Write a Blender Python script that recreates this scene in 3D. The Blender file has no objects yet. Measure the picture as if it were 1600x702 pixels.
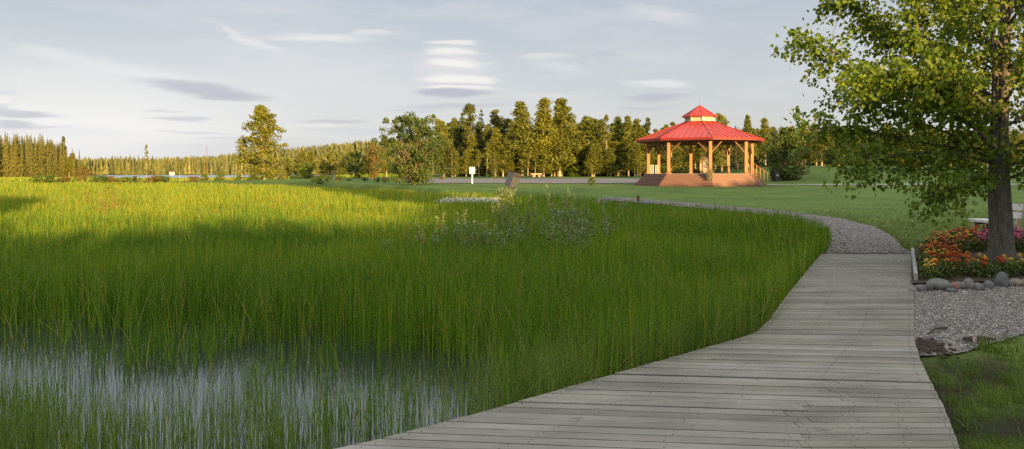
import bpy, math, numpy as np
from mathutils import Vector
C = bpy.context.scene.collection
SC = bpy.context.scene
F, HY, EYE = 1050.0, 268.0, 1.65          # focal length and horizon row of the photograph, eye height above the deck
rng = np.random.default_rng(7)

def PX(px, py, z=0.0):                     # pixel of the photograph -> plan point at height z
    d = (EYE - z) * F / (py - HY)
    return ((px - 800) / F * d, d)
def XD(px, d): return (px - 800) / F * d
def ZD(py, d): return EYE - (py - HY) / F * d

# ------------------------------------------------------------------ helpers
def sm(a, b, x):
    t = np.clip((np.asarray(x, float) - a) / (b - a), 0, 1)
    return t * t * (3 - 2 * t)

def sdf(poly, x, y):                       # signed distance, positive inside
    p = np.asarray(poly, float); x = np.asarray(x, float); y = np.asarray(y, float)
    dmin = np.full(x.shape, 1e18); ins = np.zeros(x.shape, bool)
    n = len(p)
    for i in range(n):
        ax, ay = p[i]; bx, by = p[(i + 1) % n]
        ex, ey = bx - ax, by - ay
        t = np.clip(((x - ax) * ex + (y - ay) * ey) / (ex * ex + ey * ey + 1e-12), 0, 1)
        dmin = np.minimum(dmin, (x - ax - t * ex) ** 2 + (y - ay - t * ey) ** 2)
        c = ((ay > y) != (by > y)) & (x < (bx - ax) * (y - ay) / (by - ay + 1e-12) + ax)
        ins ^= c
    d = np.sqrt(dmin)
    return np.where(ins, d, -d)

_nt = np.random.default_rng(99).random((256, 256))
def vnoise(x, y):
    x = np.asarray(x, float); y = np.asarray(y, float)
    xi = np.floor(x).astype(int); yi = np.floor(y).astype(int)
    fx = x - xi; fy = y - yi; fx = fx * fx * (3 - 2 * fx); fy = fy * fy * (3 - 2 * fy)
    g = lambda a, b: _nt[a % 256, b % 256]
    return (g(xi, yi) * (1 - fx) + g(xi + 1, yi) * fx) * (1 - fy) + (g(xi, yi + 1) * (1 - fx) + g(xi + 1, yi + 1) * fx) * fy
def fbm(x, y, o=3):
    s = 0; a = .5; t = 0
    for k in range(o):
        s = s + a * vnoise(x * 2 ** k + 17 * k, y * 2 ** k + 5 * k); t += a; a *= .5
    return s / t

class Buf:                                  # collects geometry, links it as one mesh object
    def __init__(s): s.v = []; s.q = []; s.t = []; s.ng = []; s.c = []; s.n = 0
    def add(s, v, quads=None, tris=None, tint=.5, ngons=None):
        v = np.asarray(v, float).reshape(-1, 3)
        if quads is not None and len(quads): s.q.append(np.asarray(quads, int) + s.n)
        if tris is not None and len(tris): s.t.append(np.asarray(tris, int) + s.n)
        if ngons:
            for g in ngons: s.ng.append([i + s.n for i in g])
        s.v.append(v); s.c.append(np.broadcast_to(np.asarray(tint, float), (len(v),)))
        s.n += len(v)
    def mesh(s, name, m, smooth=False):
        me = bpy.data.meshes.new(name)
        v = np.concatenate(s.v)
        q = np.concatenate(s.q).reshape(-1) if s.q else np.zeros(0, int)
        t = np.concatenate(s.t).reshape(-1) if s.t else np.zeros(0, int)
        g = np.array([i for a in s.ng for i in a], int)
        tot = np.concatenate([np.full(len(q) // 4, 4), np.full(len(t) // 3, 3), np.array([len(a) for a in s.ng], int)]).astype(np.int32)
        idx = np.concatenate([q, t, g]).astype(np.int32)
        me.vertices.add(len(v)); me.vertices.foreach_set('co', v.astype(np.float32).ravel())
        me.loops.add(len(idx)); me.loops.foreach_set('vertex_index', idx)
        me.polygons.add(len(tot))
        st = np.zeros(len(tot), np.int32); st[1:] = np.cumsum(tot)[:-1]
        me.polygons.foreach_set('loop_start', st)
        me.polygons.foreach_set('use_smooth', np.full(len(tot), smooth))
        a = me.attributes.new('tint', 'FLOAT', 'POINT'); a.data.foreach_set('value', np.concatenate(s.c).astype(np.float32))
        me.update(calc_edges=True)
        if m: me.materials.append(m)
        return me
    # shapes
    def box(s, c, d, rot=0, tint=.5, M=None):
        x, y, z = np.asarray(d) / 2
        v = np.array([[-x, -y, -z], [x, -y, -z], [x, y, -z], [-x, y, -z], [-x, -y, z], [x, -y, z], [x, y, z], [-x, y, z]])
        if M is not None: v = v @ np.asarray(M).T
        if rot:
            a, b = math.cos(rot), math.sin(rot); v = v @ np.array([[a, b, 0], [-b, a, 0], [0, 0, 1]])
        s.add(v + np.asarray(c), [[0, 3, 2, 1], [4, 5, 6, 7], [0, 1, 5, 4], [1, 2, 6, 5], [2, 3, 7, 6], [3, 0, 4, 7]], tint=tint)
    def beam(s, p0, p1, w, h, tint=.5):      # square bar from p0 to p1
        p0 = np.asarray(p0, float); p1 = np.asarray(p1, float); d = p1 - p0; L = np.linalg.norm(d); d /= L
        up = np.array([0, 0, 1.]) if abs(d[2]) < .95 else np.array([0, 1., 0])
        r = np.cross(d, up); r /= np.linalg.norm(r); u = np.cross(r, d)
        v = [p + r * a * w / 2 + u * b * h / 2 for p in (p0, p1) for a, b in ((-1, -1), (1, -1), (1, 1), (-1, 1))]
        s.add(v, [[0, 1, 2, 3], [7, 6, 5, 4], [0, 4, 5, 1], [1, 5, 6, 2], [2, 6, 7, 3], [3, 7, 4, 0]], tint=tint)
    def tube(s, pts, rad, n=6, tint=.5, rough=0, seed=0):
        pts = np.asarray(pts, float); k = len(pts); rad = np.broadcast_to(np.asarray(rad, float), (k,))
        tg = np.gradient(pts, axis=0); tg /= np.linalg.norm(tg, axis=1)[:, None] + 1e-9
        ref = np.array([0, 1., 0]) if abs(tg[0][1]) < .9 else np.array([1., 0, 0])
        a = np.cross(tg, ref); a /= np.linalg.norm(a, axis=1)[:, None] + 1e-9; b = np.cross(tg, a)
        th = np.arange(n) / n * 2 * math.pi
        rr = rad[:, None] * np.ones((1, n))
        if rough: rr = rr * (1 + rough * (np.random.default_rng(seed).random((1, n)) * 2 - 1) + rough * .5 * (np.random.default_rng(seed + 1).random((k, n)) * 2 - 1))
        v = pts[:, None] + a[:, None] * (np.cos(th)[None, :, None] * rr[..., None]) + b[:, None] * (np.sin(th)[None, :, None] * rr[..., None])
        q = []
        for i in range(k - 1):
            for j in range(n):
                q.append([i * n + j, i * n + (j + 1) % n, (i + 1) * n + (j + 1) % n, (i + 1) * n + j])
        s.add(v.reshape(-1, 3), q, tint=tint, ngons=[list(range((k - 1) * n, k * n)), list(range(n))[::-1]])
    def cards(s, c, L, W, R, tint, nrm=None, axis=None):   # rhombic leaves at centres c
        n = len(c)
        if axis is None:
            axis = R.normal(size=(n, 3))
        axis = axis / (np.linalg.norm(axis, axis=1)[:, None] + 1e-9)
        if nrm is None: nrm = R.normal(size=(n, 3))
        sd = np.cross(axis, nrm); sd /= np.linalg.norm(sd, axis=1)[:, None] + 1e-9
        L = np.broadcast_to(L, (n,))[:, None]; W = np.broadcast_to(W, (n,))[:, None]
        v = np.stack([c - axis * L / 2, c + sd * W / 2 + axis * L * .08, c + axis * L / 2, c - sd * W / 2 + axis * L * .08], 1)
        s.add(v.reshape(-1, 3), np.arange(4 * n).reshape(-1, 4), tint=np.repeat(np.broadcast_to(tint, (n,)), 4))
    def leaves(s, c, L, W, R, tint, axis):   # six-sided leaves folded along the midrib, growing from c
        n = len(c); axis = axis / (np.linalg.norm(axis, axis=1)[:, None] + 1e-9)
        sd = np.cross(axis, R.normal(size=(n, 3))); sd /= np.linalg.norm(sd, axis=1)[:, None] + 1e-9
        nn = np.cross(axis, sd)
        L = np.broadcast_to(L, (n,))[:, None]; W = np.broadcast_to(W, (n,))[:, None]
        P = lambda u, w, f: c + axis * L * u + sd * W * w + nn * W * f
        v = np.stack([P(0, 0, 0), P(.22, .5, .14), P(.6, .4, .1), P(1, 0, -.05), P(.6, -.4, .1), P(.22, -.5, .14)], 1)
        b = np.arange(n)[:, None] * 6
        s.add(v.reshape(-1, 3), np.concatenate([b + [0, 1, 2, 3], b + [0, 3, 4, 5]]), tint=np.repeat(np.broadcast_to(tint, (n,)), 6))

def link(name, me, parent=None):
    o = bpy.data.objects.new(name, me); C.objects.link(o)
    if parent is not None: o.parent = parent
    return o
def tag(o, label, cat, group=None, kind=None):
    o['label'] = label; o['category'] = cat
    if group: o['group'] = group
    if kind: o['kind'] = kind
    return o
def thing(name, label, cat, loc=(0, 0, 0), rz=0, group=None, scale=1, parent=None):
    o = bpy.data.objects.new(name, None); C.objects.link(o)
    o.location = loc; o.rotation_euler = (0, 0, rz); o.empty_display_size = .2
    o.scale = (scale,) * 3 if np.isscalar(scale) else scale
    return tag(o, label, cat, group)

# ------------------------------------------------------------------ materials
def newmat(name):
    m = bpy.data.materials.new(name); m.use_nodes = True
    nt = m.node_tree; nt.nodes.clear()
    out = nt.nodes.new('ShaderNodeOutputMaterial'); p = nt.nodes.new('ShaderNodeBsdfPrincipled')
    nt.links.new(p.outputs[0], out.inputs[0])
    return m, nt, p, out
def N(nt, t, **k):
    n = nt.nodes.new(t)
    for a, b in k.items():
        if a[0] == 'i' and a[1:].isdigit(): n.inputs[int(a[1:])].default_value = b
        else: setattr(n, a, b)
    return n
def ramp(nt, fac, stops, interp='LINEAR'):
    r = nt.nodes.new('ShaderNodeValToRGB'); r.color_ramp.interpolation = interp
    e = r.color_ramp.elements
    while len(e) < len(stops): e.new(.5)
    for k, (p, c) in enumerate(stops):
        e[k].position = p; e[k].color = (*c, 1) if len(c) == 3 else c
    nt.links.new(fac, r.inputs[0]); return r.outputs[0]
def attr(nt, name='tint'): return N(nt, 'ShaderNodeAttribute', attribute_name=name).outputs['Fac']
def noise(nt, scale, detail=4, rough=.55, vec=None, mapscale=None, coord='Object'):
    n = N(nt, 'ShaderNodeTexNoise'); n.inputs['Scale'].default_value = scale; n.inputs['Detail'].default_value = detail; n.inputs['Roughness'].default_value = rough
    if vec is None:
        vec = N(nt, 'ShaderNodeTexCoord').outputs[coord]
    if mapscale:
        mp = N(nt, 'ShaderNodeMapping'); mp.inputs['Scale'].default_value = mapscale; nt.links.new(vec, mp.inputs[0]); vec = mp.outputs[0]
    nt.links.new(vec, n.inputs['Vector']); return n.outputs['Fac']
def mix(nt, f, a, b, bt='MIX'):
    m = N(nt, 'ShaderNodeMix', data_type='RGBA', blend_type=bt)
    for s, v in ((m.inputs[0], f), (m.inputs[6], a), (m.inputs[7], b)):
        if hasattr(v, 'links'): nt.links.new(v, s)
        elif isinstance(v, (int, float)): s.default_value = v
        else: s.default_value = (*v, 1)
    return m.outputs[2]
def mth(nt, op, a, b=None, c=None):
    m = N(nt, 'ShaderNodeMath', operation=op)
    for i, v in enumerate((a, b, c)):
        if v is None: continue
        if hasattr(v, 'links'): nt.links.new(v, m.inputs[i])
        else: m.inputs[i].default_value = v
    return m.outputs[0]
def bump(nt, p, h, s=.3, d=.02):
    b = N(nt, 'ShaderNodeBump'); b.inputs['Strength'].default_value = s; b.inputs['Distance'].default_value = d
    nt.links.new(h, b.inputs['Height']); nt.links.new(b.outputs[0], p.inputs['Normal'])

def leafmat(name, stops, trans=.3, rough=.55, objvar=.0, tcol=(1.15, 1.1, .6)):
    m, nt, p, out = newmat(name)
    col = ramp(nt, attr(nt), stops)
    if objvar:
        oi = N(nt, 'ShaderNodeObjectInfo').outputs['Random']
        col = mix(nt, 1.0, col, ramp(nt, oi, [(0, (1 - objvar, 1 - objvar * .8, 1 - objvar)), (.5, (1, 1, 1)), (1, (1 + objvar * 1.2, 1 + objvar * .8, 1))]), 'MULTIPLY')
    nt.links.new(col, p.inputs['Base Color']); p.inputs['Roughness'].default_value = rough
    p.inputs['Specular IOR Level'].default_value = .3
    if trans:
        tr = N(nt, 'ShaderNodeBsdfTranslucent'); nt.links.new(mix(nt, 1.0, col, tcol, 'MULTIPLY'), tr.inputs[0])
        ms = N(nt, 'ShaderNodeMixShader'); ms.inputs[0].default_value = trans
        nt.links.new(p.outputs[0], ms.inputs[1]); nt.links.new(tr.outputs[0], ms.inputs[2]); nt.links.new(ms.outputs[0], out.inputs[0])
    return m
def plainmat(name, col, rough=.6, metal=0, var=.25, scale=6, bumpy=0, mapscale=None, spec=.4):
    m, nt, p, out = newmat(name)
    nz = noise(nt, scale, 5, .6, mapscale=mapscale)
    lo = tuple(c * (1 - var) for c in col); hi = tuple(min(1, c * (1 + var)) for c in col)
    c = ramp(nt, nz, [(.25, lo), (.75, hi)])
    nt.links.new(c, p.inputs['Base Color']); p.inputs['Roughness'].default_value = rough; p.inputs['Metallic'].default_value = metal
    p.inputs['Specular IOR Level'].default_value = spec
    if bumpy: bump(nt, p, nz, bumpy, .02)
    return m

M = {}
M['reed'] = leafmat('reed', [(0, (.045, .11, .008)), (.42, (.115, .225, .013)), (.72, (.175, .28, .017)), (.93, (.32, .32, .025)), (1, (.33, .28, .09))], .4, .5)
M['sedge'] = leafmat('sedge', [(0, (.08, .15, .025)), (.6, (.15, .22, .04)), (1, (.26, .27, .09))], .35, .5)
M['turf'] = leafmat('turf', [(0, (.085, .12, .03)), (.6, (.14, .185, .045)), (1, (.21, .23, .07))], .3, .6)
M['moss'] = leafmat('moss', [(0, (.045, .085, .010)), (.6, (.095, .165, .016)), (1, (.19, .24, .03))], .3, .6)
M['poplar_leaf'] = leafmat('poplar_leaf', [(0, (.085, .145, .018)), (.5, (.16, .23, .025)), (.85, (.235, .285, .03)), (1, (.35, .31, .04))], .42, .45)
M['aspen_leaf'] = leafmat('aspen_leaf', [(0, (.09, .11, .018)), (.5, (.165, .18, .028)), (1, (.25, .245, .04))], .25, .5, .18)
M['shrub_leaf'] = leafmat('shrub_leaf', [(0, (.045, .075, .015)), (.5, (.085, .125, .024)), (1, (.15, .18, .04))], .25, .5, .15)
M['black_spruce'] = leafmat('pale_black_spruce', [(0, (.12, .12, .03)), (.5, (.20, .20, .045)), (1, (.30, .28, .06))], .15, .6, .15)
M['needle'] = leafmat('needle', [(0, (.06, .078, .024)), (.5, (.115, .13, .03)), (1, (.18, .18, .045))], .12, .6, .2)
M['far_spruce'] = leafmat('black_spruce_needle', [(0, (.06, .075, .026)), (.5, (.105, .12, .036)), (1, (.17, .17, .055))], .12, .6, .2)  # muted olive needles of the distant forest
M['willow_leaf'] = leafmat('willow_leaf', [(0, (.12, .18, .065)), (.5, (.20, .27, .11)), (1, (.33, .38, .2))], .25, .5)
M['red_leaf'] = leafmat('reddish_twig_leaf', [(0, (.13, .09, .025)), (.6, (.18, .135, .03)), (1, (.20, .17, .04))], .2, .6, .1)
M['bush_leaf'] = leafmat('bright_bush_leaf', [(0, (.07, .12, .012)), (.5, (.11, .17, .018)), (1, (.16, .21, .03))], .25, .5, .1)
M['dry'] = leafmat('dry_stem', [(0, (.2, .15, .08)), (1, (.34, .27, .15))], .2, .7)
M['bark'] = plainmat('grey_bark', (.15, .125, .10), .9, 0, .5, 5, .6, (6, 6, 1.2))
M['poplar_bark'] = plainmat('poplar_bark', (.115, .10, .085), .9, 0, .6, 4, 1.0, (7, 7, 1.0))
M['pale_bark'] = plainmat('pale_bark', (.45, .38, .28), .85, 0, .3, 6, .2)
M['twig'] = plainmat('brown_twig', (.16, .10, .06), .85, 0, .3, 8)
M['redtwig'] = plainmat('reddish_twig', (.22, .11, .05), .85, 0, .3, 8)
M['white_paint'] = plainmat('white_paint', (.78, .77, .74), .5, 0, .06, 4)
M['grey_stonework'] = plainmat('pale_slab', (.55, .54, .52), .8, 0, .15, 8)
M['dark_metal'] = plainmat('dark_metal', (.035, .034, .034), .45, .3, .2, 5)
M['brown_metal'] = plainmat('brown_metal', (.05, .038, .03), .5, .1, .25, 4)
M['slate_metal'] = plainmat('slate_metal', (.09, .09, .105), .45, .2, .15, 4)
M['timber'] = plainmat('honey_timber', (.33, .145, .042), .55, 0, .22, 5, .1, (8, 8, .7))
M['dark_timber'] = plainmat('dark_timber', (.17, .09, .045), .65, 0, .25, 5, .1)
M['step_wood'] = plainmat('red_brown_decking', (.20, .105, .08), .65, 0, .2, 3, .1, (1, 1, 6))
M['floor_edge'] = plainmat('pale_floor_edge', (.55, .52, .5), .6, 0, .1, 4)
M['grey_wood'] = plainmat('grey_board', (.30, .29, .27), .8, 0, .2, 5, .2, (6, 1, 6))
M['soil'] = plainmat('bed_soil', (.045, .033, .024), .95, 0, .5, 9, .8)
M['pinkish'] = plainmat('pale_log', (.5, .36, .28), .8, 0, .2, 6)
M['roof_brown'] = plainmat('brown_shingle', (.14, .09, .07), .8, 0, .3, 8)

def roofmat():
    m, nt, p, out = newmat('red_metal_roof')
    nz = noise(nt, 1.1, 6, .7)
    nt.links.new(ramp(nt, nz, [(.3, (.31, .026, .016)), (.7, (.44, .040, .024))]), p.inputs['Base Color'])
    p.inputs['Roughness'].default_value = .42; p.inputs['Specular IOR Level'].default_value = .3
    return m
M['roof'] = roofmat()
def lattice():
    m, nt, p, out = newmat('cream_lattice')
    tc = N(nt, 'ShaderNodeTexCoord'); sx = N(nt, 'ShaderNodeSeparateXYZ'); nt.links.new(tc.outputs['Object'], sx.inputs[0])
    h = mth(nt, 'ADD', sx.outputs[0], mth(nt, 'MULTIPLY', sx.outputs[1], .7))
    a = mth(nt, 'PINGPONG', mth(nt, 'ADD', h, sx.outputs[2]), .08); b = mth(nt, 'PINGPONG', mth(nt, 'SUBTRACT', h, sx.outputs[2]), .08)
    g = mth(nt, 'GREATER_THAN', mth(nt, 'MINIMUM', a, b), .032)
    nt.links.new(mix(nt, g, (.72, .66, .52), (.16, .11, .08)), p.inputs['Base Color']); p.inputs['Roughness'].default_value = .7
    return m
M['lattice'] = lattice()
def deckmat():
    m, nt, p, out = newmat('weathered_plank')
    t = attr(nt)
    tc = N(nt, 'ShaderNodeTexCoord').outputs['Object']
    off = N(nt, 'ShaderNodeCombineXYZ'); nt.links.new(mth(nt, 'MULTIPLY', t, 37.0), off.inputs[2]); nt.links.new(mth(nt, 'MULTIPLY', t, 91.0), off.inputs[0])
    va = N(nt, 'ShaderNodeVectorMath', operation='ADD'); nt.links.new(tc, va.inputs[0]); nt.links.new(off.outputs[0], va.inputs[1])
    g = noise(nt, 3.0, 6, .65, va.outputs[0], (.7, 26, 1))
    base = ramp(nt, t, [(0, (.148, .139, .116)), (.35, (.19, .18, .153)), (.65, (.212, .203, .176)), (.8, (.182, .177, .14)), (.93, (.222, .214, .19)), (1, (.25, .246, .226))])
    c = mix(nt, 1.0, base, ramp(nt, g, [(.25, (.58, .57, .55)), (.5, (1, 1, 1)), (.8, (1.25, 1.24, 1.2))]), 'MULTIPLY')
    blot = noise(nt, 1.3, 4, .6, tc, (1, 2.2, 1))
    c = mix(nt, 1.0, c, ramp(nt, blot, [(.3, (.72, .73, .70)), (.65, (1.12, 1.11, 1.08))]), 'MULTIPLY')
    kn = N(nt, 'ShaderNodeTexVoronoi'); kn.inputs['Scale'].default_value = 1.6
    mp = N(nt, 'ShaderNodeMapping'); mp.inputs['Scale'].default_value = (1, 4.5, 1); nt.links.new(va.outputs[0], mp.inputs[0]); nt.links.new(mp.outputs[0], kn.inputs['Vector'])
    kd = ramp(nt, kn.outputs['Distance'], [(.045, (1, 1, 1)), (.085, (0, 0, 0))])
    c = mix(nt, mth(nt, 'MULTIPLY', kd, .8), c, (.07, .055, .04))
    st = noise(nt, 2.1, 3, .6, va.outputs[0], (1.2, 16, 1))
    c = mix(nt, ramp(nt, st, [(.70, (0, 0, 0)), (.76, (.75, .75, .75))]), c, (.10, .09, .075))
    nt.links.new(c, p.inputs['Base Color']); p.inputs['Roughness'].default_value = .68; p.inputs['Specular IOR Level'].default_value = .35
    bump(nt, p, g, .35, .006)
    return m
M['deck'] = deckmat()
def pebmat(name, k=1.0):
    m, nt, p, out = newmat(name)
    nt.links.new(ramp(nt, attr(nt), [(0, (.08 * k, .075 * k, .075 * k)), (.3, (.2 * k, .18 * k, .165 * k)), (.6, (.3 * k, .275 * k, .255 * k)), (.85, (.42 * k, .37 * k, .33 * k)), (1, (.62 * k, .6 * k, .56 * k))]), p.inputs['Base Color'])
    p.inputs['Roughness'].default_value = .8
    return m
M['pebble'] = pebmat('pebble', .9)
def gravelmat():
    m, nt, p, out = newmat('gravel_surface')
    v = N(nt, 'ShaderNodeTexVoronoi'); v.inputs['Scale'].default_value = 32
    tc = N(nt, 'ShaderNodeTexCoord').outputs['Object']; nt.links.new(tc, v.inputs['Vector'])
    s = N(nt, 'ShaderNodeSeparateColor'); nt.links.new(v.outputs['Color'], s.inputs[0])
    c = ramp(nt, s.outputs[0], [(0, (.05, .045, .042)), (.4, (.12, .11, .10)), (.8, (.2, .18, .165)), (1, (.32, .3, .28))])
    c = mix(nt, 1, c, ramp(nt, noise(nt, .9, 4), [(.3, (.75, .75, .75)), (.7, (1.1, 1.1, 1.1))]), 'MULTIPLY')
    nt.links.new(c, p.inputs['Base Color']); p.inputs['Roughness'].default_value = .9
    bump(nt, p, v.outputs['Distance'], .7, .02)
    return m
M['gravel'] = gravelmat()
def stonemat():
    m, nt, p, out = newmat('boulder')
    oi = N(nt, 'ShaderNodeObjectInfo').outputs['Random']
    base = ramp(nt, attr(nt), [(0, (.09, .09, .093)), (.35, (.155, .155, .15)), (.6, (.21, .2, .18)), (.8, (.24, .175, .11)), (1, (.25, .135, .10))])
    c = mix(nt, 1, base, ramp(nt, noise(nt, 9, 6, .7), [(.3, (.6, .6, .6)), (.7, (1.25, 1.25, 1.25))]), 'MULTIPLY')
    nt.links.new(c, p.inputs['Base Color']); p.inputs['Roughness'].default_value = .85
    bump(nt, p, noise(nt, 14, 5, .6), .5, .02)
    return m
M['stone'] = stonemat()
def blossom(name, a, b):
    m, nt, p, out = newmat(name)
    nt.links.new(ramp(nt, attr(nt), [(0, a), (1, b)]), p.inputs['Base Color']); p.inputs['Roughness'].default_value = .6
    return m
M['b_orange'] = blossom('orange_petal', (.62, .13, .012), (.80, .26, .02))
M['b_red'] = blossom('red_petal', (.45, .035, .012), (.62, .09, .02))
M['b_yellow'] = blossom('yellow_petal', (.75, .48, .03), (.85, .66, .12))
M['b_pink'] = blossom('pink_petal', (.55, .06, .22), (.75, .18, .38))
M['b_white'] = blossom('cotton_tuft', (.6, .58, .5), (.8, .78, .72))
def asphalt():
    m, nt, p, out = newmat('asphalt')
    c = ramp(nt, noise(nt, .6, 6, .7), [(.3, (.13, .115, .11)), (.7, (.19, .165, .155))])
    c = mix(nt, 1, c, ramp(nt, noise(nt, 60, 2), [(.3, (.85, .85, .85)), (.7, (1.12, 1.12, 1.12))]), 'MULTIPLY')
    nt.links.new(c, p.inputs['Base Color']); p.inputs['Roughness'].default_value = .85
    return m
M['asphalt'] = asphalt()
def water():
    m, nt, p, out = newmat('still_water')
    p.inputs['Base Color'].default_value = (.022, .028, .024, 1); p.inputs['Roughness'].default_value = .03
    p.inputs['IOR'].default_value = 3.0; p.inputs['Specular IOR Level'].default_value = .5
    bump(nt, p, noise(nt, 7, 2), .05, .02)
    return m
M['water'] = water()
def lakewater():
    m, nt, p, out = newmat('lake_water')
    p.inputs['Base Color'].default_value = (.22, .26, .31, 1); p.inputs['Roughness'].default_value = .5  # pale blue base stands in for sky reflected off ripples
    bump(nt, p, noise(nt, .6, 3), .2, .1)
    return m
M['lake'] = lakewater()
def groundmat():
    m, nt, p, out = newmat('ground')
    gc = N(nt, 'ShaderNodeAttribute', attribute_name='zone').outputs['Color']
    a = noise(nt, .35, 5, .6); b = noise(nt, 9, 5, .7); s = noise(nt, 1.0, 4, .6, mapscale=(.25, 1.6, 1))
    c = mix(nt, 1, gc, ramp(nt, a, [(.3, (.78, .80, .78)), (.7, (1.2, 1.15, 1.1))]), 'MULTIPLY')
    c = mix(nt, 1, c, ramp(nt, b, [(.3, (.62, .65, .62)), (.7, (1.32, 1.3, 1.2))]), 'MULTIPLY')
    c = mix(nt, 1, c, ramp(nt, s, [(.35, (.85, .87, .85)), (.65, (1.14, 1.12, 1.06))]), 'MULTIPLY')
    nt.links.new(c, p.inputs['Base Color']); p.inputs['Roughness'].default_value = .95; p.inputs['Specular IOR Level'].default_value = .15
    bump(nt, p, b, .9, .05)
    return m
M['ground'] = groundmat()

# ------------------------------------------------------------------ plan outlines
DL = [PX(*p) for p in ((1285, 397), (1262, 425), (1230, 465), (1205, 500), (1187, 518), (1168, 526), (1150, 531), (1080, 551), (1000, 574), (900, 603), (800, 632), (700, 660), (600, 686), (530, 702))]
DR = [PX(*p) for p in ((1422, 397), (1423, 430), (1424, 460), (1424, 500), (1424, 530), (1432, 560), (1450, 600), (1470, 640), (1493, 702))]
DLn = DL + [(-2.1, 3.25), (-3.2, 2.5), (-3.2, -4)]
DRn = DR + [(1.75, 2.2), (1.2, .6), (1.2, -4)]
DECK = DLn + DRn[::-1]
def xl(y): return np.interp(y, [p[1] for p in DLn][::-1], [p[0] for p in DLn][::-1])
def xr(y): return np.interp(y, [p[1] for p in DRn][::-1], [p[0] for p in DRn][::-1])
PATH_L = [(6.22, 13.43), PX(1293, 388, 0), PX(1299, 374, .02), PX(1291, 358, .04), PX(1262, 345, .06), PX(1200, 333, .12), PX(1120, 324, .19), PX(1040, 315, .28), PX(960, 309, .33), PX(880, 306, .35)]
PATH_R = [(7.95, 13.43), PX(1410, 388, 0), PX(1398, 372, .02), PX(1368, 355, .05), PX(1315, 341, .1), PX(1225, 329, .17), PX(1130, 319.5, .25), PX(1050, 312.5, .32), PX(965, 307, .36), PX(880, 304.5, .38)]
FAR = [PX(880, 303, .35), PX(790, 301, .35), PX(690, 298, .35), PX(620, 294, .3), PX(480, 288, .3), PX(330, 285.5, .1), (-80, 106), (-220, 112)]
MARSH = [(-220, -4), (-3.2, -4)] + DLn[::-1][1:] + PATH_L[1:-1] + FAR
POND = [PX(px, py, -.35) for px, py in ((-160, 512), (60, 515), (200, 545), (330, 522), (400, 538), (520, 562), (640, 576), (760, 592), (850, 610), (860, 660), (760, 720), (600, 790), (300, 860), (-300, 860))]
LAKE = [(-121, 200), (-50, 200), (0, 300), (40, 330), (40, 372), (-222, 372), (-180, 300)]

def H(x, y):
    x = np.asarray(x, float); y = np.asarray(y, float)
    zr = .5 * sm(14, 50, y) + .25 * sm(62, 80, y) + .2 * sm(80, 100, y)
    zl = .08 - .40 * sm(108, 190, y)
    w = sm(-60, -8, x)
    z = zl * (1 - w) + zr * w
    z = z + 1.55 * sm(22, 40, x) * sm(58, 76, y) + .25 * sm(14, 30, x) * sm(20, 40, y) * (1 - sm(40, 56, y))
    z = z - .1 * (1 - sm(5.2, 6.6, y)) - .03 * (1 - sm(12, 15, y))
    z = z + (27 * sm(-420, -80, x)) * sm(500, 740, y) + 3 * sm(400, 900, y)
    z = z + .05 * (fbm(x * .25, y * .25) - .5) * sm(16, 30, y)
    z = z + .03 * (fbm(x * 2.2, y * 2.2) - .5) * (1 - sm(6, 9, y))
    m = sm(-.35, .8, sdf(MARSH, x, y))
    z = z * (1 - m) - (.43 - .10 * sm(14, 22, y)) * m
    m = sm(-.1, .9, sdf(POND, x, y)); z = z * (1 - m) - .65 * m
    m = sm(0, .25, sdf(DECK, x, y)); z = np.minimum(z, z * (1 - m) - .32 * m)
    m = sm(-3, 5, sdf(LAKE, x, y)); z = z * (1 - m) - 1.2 * m
    return z
def h1(x, y): return float(H(np.array([x]), np.array([y]))[0])
def ground_at(px, py):                      # pixel -> ground point, by marching
    d = np.linspace(4, 300, 6000); x = (px - 800) / F * d; z = EYE - (py - HY) / F * d
    k = np.nonzero(H(x, d) >= z)[0]
    k = k[0] if len(k) else -1
    return float(x[k]), float(d[k]), float(H(x[k:k + 1] if k != -1 else x[-1:], d[k:k + 1] if k != -1 else d[-1:])[0])

# ------------------------------------------------------------------ terrain
def axis(parts):
    a = [np.arange(s, e, st) for s, e, st in parts]; return np.concatenate(a)
ys = axis([(-60, -4, 4), (-4, 20, .22), (20, 60, .6), (60, 130, 1.6), (130, 400, 7), (400, 1000, 25), (1000, 6000, 250)])
xs = axis([(-4000, -500, 250), (-500, -140, 12), (-140, -30, 3), (-30, -8, .6), (-8, 12, .22), (12, 40, .6), (40, 120, 3), (120, 500, 12), (500, 4001, 250)])
gx, gy = np.meshgrid(xs, ys); gz = H(gx, gy)
b = Buf(); ny, nx = gx.shape
i = (np.arange(ny - 1)[:, None] * nx + np.arange(nx - 1)[None]).ravel()
b.add(np.stack([gx, gy, gz], -1).reshape(-1, 3), np.stack([i, i + 1, i + nx + 1, i + nx], 1))
me = b.mesh('ground', M['ground'], True)
X, Y = gx.ravel(), gy.ravel()
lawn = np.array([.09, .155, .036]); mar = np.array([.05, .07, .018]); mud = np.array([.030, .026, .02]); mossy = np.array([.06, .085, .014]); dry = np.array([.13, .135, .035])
col = np.tile(lawn, (len(X), 1))
pl = fbm(X * .6, Y * .6)[:, None]
col = col * (1 - .35 * pl) + dry * .35 * pl
far = (sm(-30, -60, X) * sm(60, 100, Y))[:, None]; col = col * (1 - far) + dry * far
mm = sm(-.2, .6, sdf(MARSH, X, Y))[:, None]; col = col * (1 - mm) + mar * mm
nm = (1 - sm(5.7, 6.5, Y + .5 * fbm(X * 2, Y * 2) - .25))[:, None]
ms = mossy * sm(.47, .62, fbm(X * 2.6, Y * 2.6))[:, None] + mud * (1 - sm(.47, .62, fbm(X * 2.6, Y * 2.6)))[:, None]
ms = np.where((mm > .5), col, ms); col = col * (1 - nm) + ms * nm
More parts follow.
